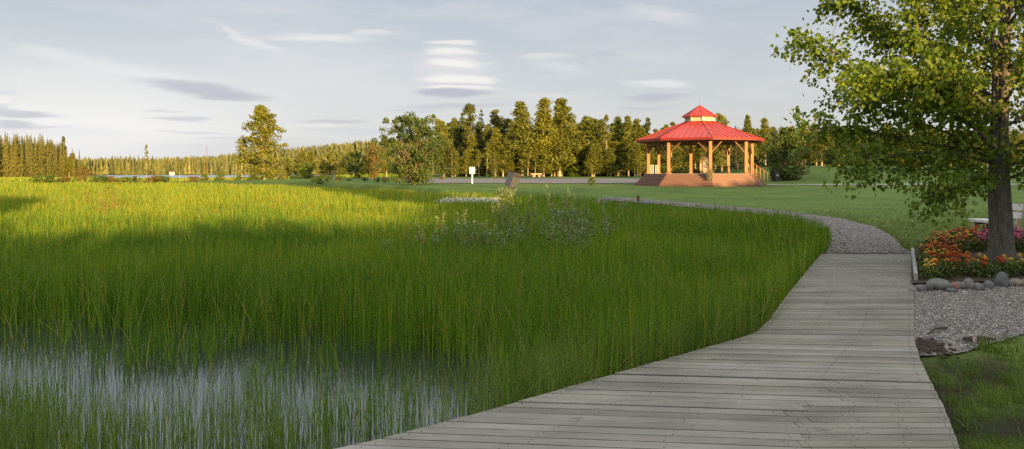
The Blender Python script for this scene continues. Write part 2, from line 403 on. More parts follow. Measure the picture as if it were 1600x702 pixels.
pp = sm(-.1, .5, sdf(POND, X, Y))[:, None]; col = col * (1 - pp) + mud * pp
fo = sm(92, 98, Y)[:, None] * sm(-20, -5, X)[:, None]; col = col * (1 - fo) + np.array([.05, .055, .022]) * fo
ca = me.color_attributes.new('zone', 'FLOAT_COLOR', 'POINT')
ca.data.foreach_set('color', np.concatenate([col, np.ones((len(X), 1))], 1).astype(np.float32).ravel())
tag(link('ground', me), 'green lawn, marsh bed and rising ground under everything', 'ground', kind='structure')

b = Buf(); b.add([(-220, -8, -.35), (5, -8, -.35), (14, 40, -.35), (-10, 115, -.35), (-220, 115, -.35)], ngons=[[0, 1, 2, 3, 4]])
tag(link('water', b.mesh('water', M['water'])), 'still marsh water between the sparse reeds', 'water', kind='structure')
b = Buf(); b.add([(-270, 190, -.45), (60, 190, -.45), (60, 385, -.45), (-270, 385, -.45)], ngons=[[0, 1, 2, 3]])
tag(link('lake', b.mesh('lake', M['lake'])), 'thin strip of pale lake water beyond the meadow', 'lake', kind='structure')

def strip(name, A, B, m, label, cat, off=.02, na=60, nb=8):
    def res(P):
        P = np.asarray(P, float); s = np.r_[0, np.cumsum(np.linalg.norm(np.diff(P, axis=0), axis=1))]
        t = np.linspace(0, s[-1], na); return np.stack([np.interp(t, s, P[:, 0]), np.interp(t, s, P[:, 1])], 1)
    A, B = res(A), res(B); f = np.linspace(0, 1, nb)[None, :, None]
    G = A[:, None] * (1 - f) + B[:, None] * f
    wob = .05 * (fbm(G[..., 0] * 3, G[..., 1] * 3) - .5)
    x = G[..., 0] + wob; y = G[..., 1] + wob
    z = H(x, y) + off
    i = (np.arange(na - 1)[:, None] * nb + np.arange(nb - 1)[None]).ravel()
    bb = Buf(); bb.add(np.stack([x, y, z], -1).reshape(-1, 3), np.stack([i, i + nb, i + nb + 1, i + 1], 1))
    return tag(link(name, bb.mesh(name, m, True)), label, cat, kind='structure')
PATH_L2 = [(6.1, 13.3)] + PATH_L[1:]
PATH_R2 = [(7.95, 13.3)] + PATH_R[1:]
strip('path', PATH_L2, PATH_R2, M['gravel'], 'grey gravel path curving from the boardwalk end across the lawn', 'path', .03, 90, 8)
PAD_N = [PX(*p, -.05) for p in ((1424, 560), (1500, 555), (1560, 540), (1610, 525), (1760, 505))]
PAD_F = [PX(*p, -.03) for p in ((1424, 448), (1500, 446), (1560, 444), (1610, 442), (1760, 440))]
strip('gravel_pad', PAD_N, PAD_F, M['gravel'], 'pea gravel patch between stone border and mossy ground', 'gravel', .02, 40, 12)
BED_F = [PX(1424, 398), PX(1440, 384), PX(1500, 373), PX(1570, 366), PX(1640, 363), PX(1760, 362)]
strip('flower_bed_soil', PAD_F, BED_F, M['soil'], 'dark soil of the flower bed round the tree', 'soil', .05, 40, 12)
rn = [(-9, 64), (0, 63.5), (9, 63), (16, 65)]; rf = [(-14, 80), (0, 82), (12, 82), (22, 80)]
strip('road', rn, rf, M['asphalt'], 'pinkish grey asphalt road behind the gazebo lawn', 'road', .04, 60, 20)
strip('side_path', [(17.5, 55.5), (24, 57), (32, 58), (44, 58)], [(17.5, 57.2), (24, 58.4), (32, 59.2), (44, 59.2)], M['grey_stonework'], 'narrow pale path running right from the gazebo', 'path', .03, 40, 4)

# ------------------------------------------------------------------ boardwalk
bw = thing('boardwalk', 'weathered grey plank boardwalk curving from the foreground to the gravel path', 'boardwalk'); bw['kind'] = 'structure'
b = Buf(); R = np.random.default_rng(3)
def seamx(d): return 2.55 + (d - 5.22) * .72
def bound(d, left):                          # one board boundary: anchor and slope
    if d > 5.3: return 2.6, d, -.095 * float(1 - sm(5.3, 8.5, d))
    return seamx(d), d, (-.095 if left else -.095 * float(sm(4.3, 5.3, d)))
nails = Buf()
SJ = np.random.default_rng(77).normal(0, .10, 400)
def jit0(d): return SJ[int(round(d * 20)) % 400]
def board(d0, d1, left):
    tt = R.random(); q = []; xs_ = seamx((d0 + d1) / 2) + jit0(d1)
    whole = d0 > 5.3
    for d in (d0 + .005, d1 - .005):
        ax, ay, s = bound(d, left)
        f = lambda x: ay + s * (x - ax)
        yl = ay
        if whole or left:
            for _ in range(12): yl = f(xl(yl))
            a = (xl(yl) - .03 + R.normal() * .003, yl)
        else: a = (xs_ + .0025, f(xs_))
        if whole or not left:
            yr = ay
            for _ in range(8): yr = f(xr(yr))
            e = (xr(yr) + .03 + R.normal() * .003, yr)
        else: e = (xs_ - .0025, f(xs_))
        q.append((a, e))
    (a0, e0), (a1, e1) = q
    z = R.normal() * .0012
    for fr in (.035, .34, .66, .965) if d0 < 9 else ():
        for tq in (.25, .75):
            pa = (a0[0] + (a1[0] - a0[0]) * tq, a0[1] + (a1[1] - a0[1]) * tq); pe = (e0[0] + (e1[0] - e0[0]) * tq, e0[1] + (e1[1] - e0[1]) * tq)
            cx = pa[0] + (pe[0] - pa[0]) * fr + R.normal() * .006; cy_ = pa[1] + (pe[1] - pa[1]) * fr + R.normal() * .003; th = np.arange(6) * 1.0472
            nails.add(np.stack([cx + .0055 * np.cos(th), cy_ + .0055 * np.sin(th), np.full(6, z + .0012)], -1), ngons=[list(range(6))])
    n = 6
    top = []
    for (a, e) in ((a0, e0), (a1, e1)):
        for k in range(n + 1):
            t = k / n; top.append((a[0] + (e[0] - a[0]) * t, a[1] + (e[1] - a[1]) * t, z))
    top = np.array(top); bot = top - [0, 0, .036]; v = np.concatenate([top, bot]); m = 2 * (n + 1); Q = []
    for k in range(n):
        Q += [[k, k + 1, n + 2 + k, n + 1 + k], [k + m, k + 1 + m, k + 1, k], [n + 1 + k, n + 2 + k, n + 2 + k + m, n + 1 + k + m]]
    Q += [[0, n + 1, n + 1 + m, m], [n, n + m, 2 * n + 1 + m, 2 * n + 1]]
    b.add(v, Q, tint=tt)
d = 13.42
while d > -3.5:
    w = .1
    if d - w > 5.3: board(d - w, d, True)
    else: board(min(d, 5.3) - w, min(d, 5.3), True); board(min(d, 5.3) - w, min(d, 5.3), False)
    d -= w
link('deck', b.mesh('deck', M['deck']), bw)
nl_ = link('nail_heads', nails.mesh('nail_heads', M['dark_metal']), bw); nl_['kind'] = 'stuff'
b = Buf()
for P in (DLn, DRn):
    s = 1 if P is DLn else -1
    for p, q in zip(P[:-1], P[1:]): b.beam((p[0] + s * .05, p[1], -.125), (q[0] + s * .05, q[1], -.125), .045, .17)
link('edge_beam', b.mesh('edge_beam', M['grey_wood']), bw)
b = Buf()
for P, s in ((DLn, .12), (DRn, -.12)):
    for p in P[::2]: b.box((p[0] + s, p[1], -.4), (.1, .1, .36))
link('support_post', b.mesh('support_post', M['dark_timber']), bw)
b = Buf(); b.beam((8.0, 13.42, .045), (5.98 + .06, 10.05, .045), .05, .16)
link('side_board', b.mesh('side_board', M['grey_wood']), bw)

# ------------------------------------------------------------------ blades
def blades(bf, x, y, z, h, w, lean, R, tint, seg=3, curve=1.6, tip=.15):
    n = len(x); az = R.random(n) * 6.283; fa = R.normal(0, .7, n)
    dx, dy = np.cos(az) * lean * h, np.sin(az) * lean * h
    sx, sy = np.cos(fa), np.sin(fa)
    V = []
    for k in range(seg + 1):
        t = k / seg; ww = w * (1 - t * (1 - tip)) * .5 if k < seg else w * tip * .5
        cx = x + dx * t ** curve; cy = y + dy * t ** curve; cz = z + h * t * (1 - .12 * np.minimum(1, np.abs(lean)) * t)
        V += [np.stack([cx - sx * ww, cy - sy * ww, cz], -1), np.stack([cx + sx * ww, cy + sy * ww, cz], -1)]
    V = np.stack(V, 1); m = 2 * (seg + 1); base = np.arange(n)[:, None] * m
    Q = np.concatenate([base + [2 * k, 2 * k + 1, 2 * k + 3, 2 * k + 2] for k in range(seg)])
    bf.add(V.reshape(-1, 3), Q, tint=np.repeat(tint, m))
def frustum(n, d0, d1, R, pw, lo=-140, hi=1420):  # points in the view wedge, density ~ d^-pw per area
    e = 2 - pw
    u = R.random(n)
    d = (d0 ** e + u * (d1 ** e - d0 ** e)) ** (1 / e)
    px = lo + R.random(n) * (hi - lo)
    return (px - 800) / F * d, d

R = np.random.default_rng(11); bf = Buf()
def reeds(n, d0, d1, pw, w0, seg, hmul=1.0):
    x, y = frustum(n, d0, d1, R, pw)
    s = sdf(MARSH, x, y); k = (s > .02); x, y, s = x[k], y[k], s[k]
    po = sdf(POND, x, y)
    tuft = fbm(x * 1.3, y * 1.3)
    tl = sm(.52, .66, fbm(x * .9 + 40, y * .9))
    fine = fbm(x * 5.5, y * 5.5 + 30)
    keep = np.where(po > -1.3, .010 + .5 * sm(.1, -1.1, po) + .03 * sm(.45, .62, fine) + .24 * sm(.56, .68, fbm(x * 1.5 + 40, y * 1.1)) + .06 * tl, .35 + .65 * sm(.36, .58, fine))
    keep = np.where(po > -.25, np.clip(keep, 0, .5), keep)
    k = R.random(len(x)) < keep; x, y, s, po, tuft = x[k], y[k], s[k], po[k], tuft[k]
    z = np.where(po > 0, -.37, -.36 + .3 * sm(.4, -.1, s))
    h = (.60 + .30 * (fbm(x * .5, y * .5) - .5) + R.normal(0, .07, len(x))) * hmul
    h = h * np.where(po > 0, .34 + .36 * R.random(len(x)), 1) * (1 - .45 * sm(.6, 0, s) * (y > 14))
    h = h * (1 - .15 * sm(40, 90, y)) + .05
    w = np.maximum(w0, y * .00105) * (.7 + .6 * R.random(len(x)))
    tint = np.clip(.10 + .55 * fbm(x * .35, y * .35 + 9) + .36 * sm(13, 30, y) * sm(4, -5, x) * (.6 + .8 * fbm(x * .15, y * .3 + 50)) + R.normal(0, .30, len(x)), 0, .93)  # left meadow: yellower plants, with some warm sunlight put into the tint
    dead = R.random(len(x)) < .05
    tint = np.where(dead, 1.0, tint)
    windy = .03 + .16 * sm(.4, .7, fbm(x * .6 + 70, y * .6))
    lean = np.abs(R.normal(0, 1, len(x))) * (windy + .35 * dead) + .02
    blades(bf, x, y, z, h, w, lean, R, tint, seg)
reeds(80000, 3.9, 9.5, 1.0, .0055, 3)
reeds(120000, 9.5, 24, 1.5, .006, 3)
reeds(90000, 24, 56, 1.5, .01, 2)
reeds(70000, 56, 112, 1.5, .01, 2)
n = 26000; x, y = frustum(n, 100, 238, R, 1.2, -140, 640); k = (sdf(LAKE, x, y) < -3) & (sdf(MARSH, x, y) < .5); x, y = x[k], y[k]
blades(bf, x, y, H(x, y), .08 + (.1 + .45 * (1 - sm(105, 160, y))) * R.random(len(x)), y * .0022, np.full(len(x), .15), R, np.clip(R.normal(.8, .15, len(x)), 0, 1), 2)
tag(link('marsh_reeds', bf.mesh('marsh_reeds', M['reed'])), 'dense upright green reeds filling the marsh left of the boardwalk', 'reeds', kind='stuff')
# sedge leaning along the boardwalk and on the lower left
bf = Buf(); R = np.random.default_rng(12)
n = 9000; t = R.random(n); yy = 4.3 + t * 4.6; off = np.abs(R.normal(.05, .38, n)) + .04
x = xl(yy) - off - .02; y = yy + off * .35; k = (fbm(x * 1.5, y * 1.5) > .38) & ((yy > 5.05) | (R.random(n) < .04)); x, y = x[k], y[k]
blades(bf, x, y, np.full(len(x), -.36), .42 + .28 * R.random(len(x)), .007 * np.ones(len(x)), np.abs(R.normal(0, .32, len(x))), R, np.clip(R.normal(.5, .25, len(x)), 0, 1), 4, 2.0, .1)
for px, py, sx_, n in ((60, 700, .5, 600), (-10, 650, .35, 260), (430, 700, .22, 300), (385, 640, .14, 110), (640, 640, .1, 50), (20, 730, .6, 500), (250, 710, .3, 200)):
    cx, cy = PX(px, py, -.35)
    x = cx + R.normal(0, sx_, n); y = cy + R.normal(0, .22, n); k = sdf(DECK, x, y) < -.03; x, y = x[k], y[k]
    blades(bf, x, y, np.full(len(x), -.37), .34 + .2 * R.random(len(x)), .006 * np.ones(len(x)), np.abs(R.normal(0, .22, len(x))), R, np.clip(R.normal(.35, .22, len(x)), 0, .9), 4, 2.0, .1)
n = 90; cx, cy = PX(1226, 408, -.3); x = cx + R.normal(0, .16, n); y = cy + R.normal(0, .12, n); blades(bf, x, y, np.full(n, -.36), .6 + .2 * R.random(n), np.full(n, .008), np.abs(R.normal(0, .25, n)), R, np.full(n, 1.0), 4, 2.0, .3)
tag(link('sedge_grass', bf.mesh('sedge_grass', M['sedge'])), 'arching pale green sedge tufts along the boardwalk edge', 'sedge', kind='stuff')
# lawn blades, moss tufts
bf = Buf(); R = np.random.default_rng(13)
x, y = frustum(90000, 12.5, 32, R, 1.4, 900, 1700); k = R.random(len(x)) < 1 - sm(15, 30, y); x, y = x[k], y[k]
pathp = PATH_L2 + PATH_R2[::-1]; bedp = PAD_F + BED_F[::-1]; padp = PAD_N + PAD_F[::-1]
def clear(x, y): return (sdf(MARSH, x, y) < -.02) & (sdf(pathp, x, y) < .03) & (sdf(bedp, x, y) < .02) & (sdf(padp, x, y) < .05) & (sdf(DECK, x, y) < -.03)
k = clear(x, y); x, y = x[k], y[k]
blades(bf, x, y, H(x, y) - .005, (.035 + .03 * R.random(len(x))) * (1 + .8 * (sdf(pathp, x, y) > -.15)), np.maximum(.006, y * .0008), np.abs(R.normal(0, .5, len(x))), R, np.clip(.2 + .5 * fbm(x * .5, y * .5) + R.normal(0, .15, len(x)), 0, 1), 2)
tag(link('lawn_grass', bf.mesh('lawn_grass', M['turf'])), 'short mown lawn grass beyond the path and flower bed', 'grass', kind='stuff')
bf = Buf()
n = 42000; x = 2.0 + R.random(n) * 7; y = 3.0 + R.random(n) * 4.0; k = clear(x, y) & (x > xr(y) + .06); x, y = x[k], y[k]
f = fbm(x * 2.6, y * 2.6); k = (f > .50 + .12 * (R.random(len(x)) - .5)) & (R.random(len(x)) < .25 + 1.1 * sm(.45, .62, fbm(x * .9 + 3, y * .9))); x, y = x[k], y[k]
blades(bf, x, y, H(x, y) - .01, .02 + .10 * R.random(len(x)) * fbm(x * 1.4, y * 1.4), .006 * np.ones(len(x)), np.abs(R.normal(0, .6, len(x))), R, np.clip(R.normal(.4, .25, len(x)), 0, 1), 3)
for q in range(90):
    ty_ = 3.6 + 3.0 * R.random(); tx_ = float(xr(ty_)) + .15 + 4 * R.random() ** 1.3; m = 45; x = tx_ + R.normal(0, .06, m); y = ty_ + R.normal(0, .05, m); k = clear(x, y) & (x > xr(y) + .05); x, y = x[k], y[k]
    if len(x): blades(bf, x, y, H(x, y) - .01, .05 + .09 * R.random(len(x)), np.full(len(x), .006), np.abs(R.normal(.2, .5, len(x))), R, np.clip(R.normal(.55, .25, len(x)), 0, 1), 3)
tag(link('mossy_grass', bf.mesh('mossy_grass', M['moss'])), 'patchy moss and grass on black soil beside the boardwalk', 'grass', kind='stuff')
# pebbles
def pebbles(bf, x, y, z, r, R, tint):
    o = np.array([[1, 0, 0], [0, 1, 0], [-1, 0, 0], [0, -1, 0], [0, 0, 1], [0, 0, -1], ], float)
    n = len(x); sc = r[:, None, None] * (0.7 + .6 * R.random((n, 1, 3))) * np.array([1, 1, .7]) * (1 + .25 * R.normal(size=(n, 6, 1)))
    a = R.random(n) * 6.28; ca, sa = np.cos(a), np.sin(a)
    v = o[None] * sc
    v = np.stack([v[..., 0] * ca[:, None] - v[..., 1] * sa[:, None], v[..., 0] * sa[:, None] + v[..., 1] * ca[:, None], v[..., 2]], -1) + np.stack([x, y, z], -1)[:, None]
    T = np.array([[0, 1, 4], [1, 2, 4], [2, 3, 4], [3, 0, 4], [1, 0, 5], [2, 1, 5], [3, 2, 5], [0, 3, 5]])
    bf.add(v.reshape(-1, 3), tris=(np.arange(n)[:, None, None] * 6 + T).reshape(-1, 3), tint=np.repeat(tint, 6))
bf = Buf(); R = np.random.default_rng(14)
n = 36000; x = 3.7 + R.random(n) * 5.6; y = 5.8 + R.random(n) * 4.4; k = (sdf(padp, x, y) > -.05 + .12 * R.random(n)) & (x > xr(y) + .05)
x, y = x[k], y[k]
pebbles(bf, x, y, H(x, y) + .022, .006 + .009 * R.random(len(x)) ** 1.6, R, np.clip(R.normal(.48, .25, len(x)), 0, 1))
n = 16000; t = R.random(n) ** 1.8; y = 13.45 + t * 16; x = 5.5 + R.random(n) * 6.5; k = sdf(pathp, x, y) > -.04; x, y = x[k], y[k]
pebbles(bf, x, y, H(x, y) + .032, .008 + .011 * R.random(len(x)), R, np.clip(R.normal(.36, .22, len(x)), 0, 1))
tag(link('loose_gravel', bf.mesh('loose_gravel', M['pebble'], True)), 'loose grey and pinkish pebbles on the gravel patch and path', 'gravel', kind='stuff')
# white cotton grass
bf = Buf(); R = np.random.default_rng(15)
for (px0, px1, py, n, sp) in ((690, 782, 318, 900, 1.1),):
    cx0, cy = PX(px0, py, .05); cx1, _ = PX(px1, py, .05)
    x = cx0 + R.random(n) * (cx1 - cx0); y = cy + R.normal(0, sp, n)
    z = -.35 + .55 + .05 * R.normal(size=n); pebbles(bf, x, y, z + .02, .022 + .02 * R.random(n), R, R.random(n))
tag(link('cotton_grass', bf.mesh('cotton_grass', M['b_white'], True)), 'white cotton grass heads along the far edge of the reeds', 'flowers', kind='stuff')

# ------------------------------------------------------------------ trees
def deciduous(seed, h, r, base=.15, clumps=70, per=42, leaf=.22, shape='oval', limbs=9, trunk_r=None, stems=1, spread=.25, clump_r=.5, crooked=.06):
    R = np.random.default_rng(seed); tb, cb = Buf(), Buf()
    trunk_r = trunk_r or h * .013
    prof = {'oval': lambda t: np.sin(np.pi * np.clip(t, .02, 1) ** .75) ** .7, 'cone': lambda t: (1 - t) ** .75 * np.minimum(1, t * 6 + .35), 'column': lambda t: np.minimum(1, t * 5 + .4) * (1 - t) ** .45, 'round': lambda t: np.sqrt(np.clip(1 - (2 * t - .95) ** 2, .03, 1)), 'vase': lambda t: .45 + .55 * np.sin(np.pi * np.clip(t * .85 + .1, 0, 1))}[shape]
    axes = []
    for s in range(stems):
        k = 8; t = np.linspace(0, 1, k); a = R.random() * 6.28
        o = 0 if stems == 1 else spread * r * (.5 + R.random())
        bx = np.cos(a) * o * t ** .8 + np.cumsum(R.normal(0, crooked * h / k, k)) * t; by = np.sin(a) * o * t ** .8 + np.cumsum(R.normal(0, crooked * h / k, k)) * t
        top = h * (.97 if s == 0 else .6 + .35 * R.random())
        pts = np.stack([bx, by, t * top - .05], -1); axes.append(pts)
        rr = trunk_r / math.sqrt(stems) * (1 - t * .9); rr[0] *= 1.35
        tb.tube(pts, rr, 6, .5)
    cl = []
    for i in range(clumps):
        t = R.random() ** .85; ax = axes[R.integers(stems)]
        z = h * (base + (1 - base) * t) ; a = R.random() * 6.28
        rad = r * prof(t) * math.sqrt(R.random()) * (1.0 + .25 * R.normal())
        zz = min(z, ax[-1, 2]); tx = np.interp(zz, ax[:, 2], ax[:, 0]); ty = np.interp(zz, ax[:, 2], ax[:, 1])
        c = np.array([tx + np.cos(a) * rad, ty + np.sin(a) * rad, z]); cl.append(c)
        if i < limbs * 3:
            z0 = max(.1 * h, z - rad * .8); z0 = min(z0, ax[-1, 2]); s0 = np.array([np.interp(z0, ax[:, 2], ax[:, 0]), np.interp(z0, ax[:, 2], ax[:, 1]), z0])
            mid = (s0 + c) / 2 + [0, 0, .1 * rad]
            tb.tube([s0, mid, c], [trunk_r * .3, trunk_r * .2, trunk_r * .06], 4, .5)
    cl = np.array(cl); n = clumps * per
    ids = R.integers(clumps, size=n)
    cr = clump_r * (.6 + .8 * R.random(clumps))
    g = R.normal(size=(n, 3)) * np.array([1, 1, .75]); g *= (R.random(n) ** .35 / np.linalg.norm(g, axis=1))[:, None]
    c = cl[ids] + g * (cr[ids] * (1.15 - .55 * np.clip(cl[ids][:, 2] / h, 0, 1)))[:, None]
    c[:, 2] = np.maximum(c[:, 2], .03 * h)
    tn = np.clip(R.normal(.5, .18, clumps)[ids] + R.normal(0, .15, n), 0, 1)
    cb.cards(c, leaf * (.7 + .6 * R.random(n)), leaf * .75 * (.7 + .6 * R.random(n)), R, tn)
    return tb, cb
def conifer(seed, h, r, whorls=26, boughs=7, droop=.25, base=.06, leaf=.32, ragged=.2, per=11):
    R = np.random.default_rng(seed); tb, cb = Buf(), Buf()
    tb.tube([(0, 0, -.1), (0, 0, h * .5), (0, 0, h * .99)], [h * .012, h * .008, h * .001], 6)
    cs, axs, tn, ln = [], [], [], []
    for w in range(whorls):
        t = (w + R.random() * .6) / whorls; z = h * (base + (1 - base) * t)
        rr = r * ((1 - t) ** .85 + .03) * (1 + ragged * R.normal())
        for k in range(boughs):
            if R.random() < .12: continue
            a = R.random() * 6.28; L = rr * (.65 + .5 * R.random()); tb_ = R.normal(.5, .15)
            u = R.random(per) ** .7
            x = np.cos(a) * L * u; y = np.sin(a) * L * u; zz = z - droop * L * u ** 1.6 + .06 * L
            lw = .28 * L * (1 - u * .6)
            x = x + R.normal(0, 1, per) * lw * .5; y = y + R.normal(0, 1, per) * lw * .5; zz = zz + R.normal(0, .06, per)
            cs.append(np.stack([x, y, zz], -1)); axs.append(np.stack([np.cos(a) + R.normal(0, .5, per), np.sin(a) + R.normal(0, .5, per), -droop + R.normal(0, .3, per)], -1))
            tn.append(np.full(per, tb_) + R.normal(0, .15, per)); ln.append(leaf * (.6 + .6 * R.random(per)) * (.55 + .45 * (1 - t)))
    cs = np.concatenate(cs); axs = np.concatenate(axs); ln = np.concatenate(ln)
    nr = R.normal(size=cs.shape) * .6 + np.array([0, 0, 1.])
    cb.cards(cs, ln, ln * .45, R, np.clip(np.concatenate(tn), 0, 1), nr, axs)
    cb.cards(np.stack([R.normal(0, .05, 14), R.normal(0, .05, 14), h * (.93 + .09 * R.random(14))], -1), .3, .1, R, .6, None, np.stack([R.normal(0, .3, 14), R.normal(0, .3, 14), np.ones(14)], -1))
    return tb, cb
def proto(bufs, bark, leafm, parts=('trunk', 'crown')):
    return [(parts[0], bufs[0].mesh(parts[0], bark)), (parts[1], bufs[1].mesh(parts[1], leafm))]
def plant(name, pr, label, cat, x, y, h=None, ph=1.0, rz=0, group=None, wide=1.0, z=None):
    s = (h / ph) if h else 1.0
    r = thing(name, label, cat, (x, y, h1(x, y) if z is None else z), rz, group, (s * wide, s * wide, s))
    for pn, me in pr: link(pn, me, r)
    return r
def put(name, pr, ph, label, cat, px, top, d, rz=0, group=None, wide=1.0):
    x = XD(px, d); g = h1(x, d)
    return plant(name, pr, label, cat, x, d, ZD(top, d) - g, ph, rz, group, wide, g)

aspen = [proto(deciduous(20 + k, 10, 1.55,   .12, 120, 70, .19, s, trunk_r=.11, clump_r=.55), M['pale_bark'], M['aspen_leaf']) for k, s in enumerate(('cone', 'column', 'oval', 'cone', 'cone'))]
slim = [proto(deciduous(30 + k, 10, .9, .3, 40, 26, .22, 'column', trunk_r=.07, clump_r=.4), M['pale_bark'], M['aspen_leaf']) for k in range(2)]
spruce = [proto(conifer(40 + k, 10, 1.6 + .2 * k, 30, 8, .3), M['bark'], M['needle']) for k in range(3)]
pine = [proto(deciduous(50 + k, 10, 1.35, .2, 90, 70, .18, 'column', trunk_r=.12, clump_r=.5), M['bark'], M['needle']) for k in range(2)]
spire = [proto(conifer(60 + k, 14, 1.1 + .15 * k, 40, 8, .45, .02, .5, .3, 11), M['bark'], M['black_spruce']) for k in range(4)]
willow = proto(deciduous(70, 4, 1.9, .03, 130, 60, .17, 'round', stems=5, trunk_r=.12, clump_r=.5), M['twig'], M['shrub_leaf'], ('stems', 'foliage'))
bush = [proto(deciduous(72 + k, 2, 1.15, .05, 34, 46, .17, 'round', stems=4, trunk_r=.06, clump_r=.32), M['twig'], mm_, ('stems', 'foliage')) for k, mm_ in enumerate((M['bush_leaf'], M['shrub_leaf'], M['red_leaf']))]

# lone birch, its neighbours
birch = proto(deciduous(81, 11, 3.3, .05, 150, 64, .26, 'cone', limbs=20, trunk_r=.17, stems=3, spread=.22, clump_r=.66), M['pale_bark'], M['aspen_leaf'])
put('birch_tree', birch, 11, 'large full birch standing alone at the far edge of the marsh', 'tree', 413, 166, 100, 1.3, wide=1.4)
put('birch_sapling', slim[0], 10, 'slender pale birch pressed against the left side of the large lone birch', 'tree', 378, 212, 99, .4, wide=1.6)
put('bare_birch', slim[1], 10, 'thin sparse birch with white trunk rising in front of the lake strip', 'tree', 229, 226, 96, 2, wide=.75)
put('young_birch', slim[0], 10, 'small thin yellowish birch just right of the lake strip', 'tree', 281, 249, 98, 3, wide=1.3)
b1, b2 = Buf(), Buf()
b1.tube([(0, 0, 0), (.05, 0, 3), (0, .05, 6)], [.07, .05, .015], 5)
Rr = np.random.default_rng(5)
for q in range(26):
    a = Rr.random() * 6.28; zz = 1 + 4.6 * Rr.random(); L = .55 * (1 - zz / 7); b1.tube([(0, 0, zz), (np.cos(a) * L, np.sin(a) * L, zz + .15)], [.015, .005], 3)
snag = [('trunk', b1.mesh('trunk', M['redtwig']))]
put('dead_snag', snag, 6, 'bare reddish dead trunk sticking up left of the lone birch', 'tree', 323, 226, 104)
for px, top, d, k, lab in ((320, 271, 97, 0, 'bright green low bush in front of the lake, left of its twin'), (344, 270, 97, 0, 'bright green low bush right beside the lone birch group'), (374, 273, 98, 0, 'small yellow green bush at the left foot of the lone birch'),
                           (130, 262, 104, 2, 'brownish rounded willow bush between the far spruce stand and the lake'), (478, 254, 96, 0, 'rounded bright green bush right of the lone birch'), (396, 272, 97.5, 1, 'dark low bush under the crown of the lone birch'),
                           (925, 276, 56, 0, 'bright green low plant on the lawn left of the gazebo'), (1253, 258, 72, 2, 'small red leaved shrub right of the black recycling bin'), (440, 272, 99, 2, 'yellowish scrub bush at the right foot of the lone birch')):
    put('low_bush', bush[k], 2, lab, 'bush', px, top, d, px * .37, wide=1.05)
Rr = np.random.default_rng(8)
for q in range(26):                         # scrub line at the back of the meadow
    px = [60, 80, 100, 150, 160, 175, 196, 212, 240, 255, 262, 300, 500, 512, 530, 545, 590, 602, 615, 626, 690, 200, 248, 306, 490, 570][q]
    d = 92 + 10 * Rr.random() if px < 470 else 68 + 8 * Rr.random()
    put('scrub_bush', bush[(q * 7) % 3], 2, 'small yellowish brown scrub bush in the line at the back of the meadow', 'bush', px, 277 - 3 * Rr.random() if px < 470 else 279 - 4 * Rr.random(), d, q, 'scrub bushes at the back of the meadow', 1.5)
# middle group
put('gnarled_tree', proto(deciduous(83, 4, 2.2, .35, 60, 46, .24, 'round', stems=3, trunk_r=.2, clump_r=.55), M['pale_bark'], M['aspen_leaf']), 4, 'small spreading tree with pale forked trunk between bright bush and dark shrub', 'tree', 522, 236, 92, 0, wide=.95)
put('dark_shrub', bush[1], 2, 'dark green upright shrub left of the reddish shrub', 'shrub', 556, 238, 88, 1, wide=.7)
put('reddish_shrub', proto(deciduous(84, 6, 1.5, .06, 70, 40, .2, 'vase', stems=6, trunk_r=.12, clump_r=.45, limbs=20), M['redtwig'], M['red_leaf'], ('stems', 'foliage')), 6, 'reddish brown twiggy tall shrub beside the big dark willow', 'shrub', 582, 222, 82, 1)
put('yellow_aspen', aspen[2], 10, 'yellow green aspen rising behind the reddish shrub', 'tree', 604, 214, 100, 1)
put('big_willow', proto(deciduous(85, 7, 2.7, .05, 210, 60, .2, 'vase', stems=7, trunk_r=.17, clump_r=.5, limbs=22, spread=.6, crooked=.12), M['twig'], M['shrub_leaf'], ('stems', 'foliage')), 7, 'big dark many stemmed willow at the back edge of the marsh', 'shrub', 648, 180, 58, .6)
put('twig_bush', proto(deciduous(86, 1.3, .55, .1, 26, 9, .05, 'vase', stems=14, trunk_r=.05, clump_r=.22, limbs=0, spread=.9), M['redtwig'], M['red_leaf'], ('stems', 'foliage')), 1.3, 'thin reddish twig bush standing in the sunlit reeds', 'bush', 172, 285, 25.5, 0)

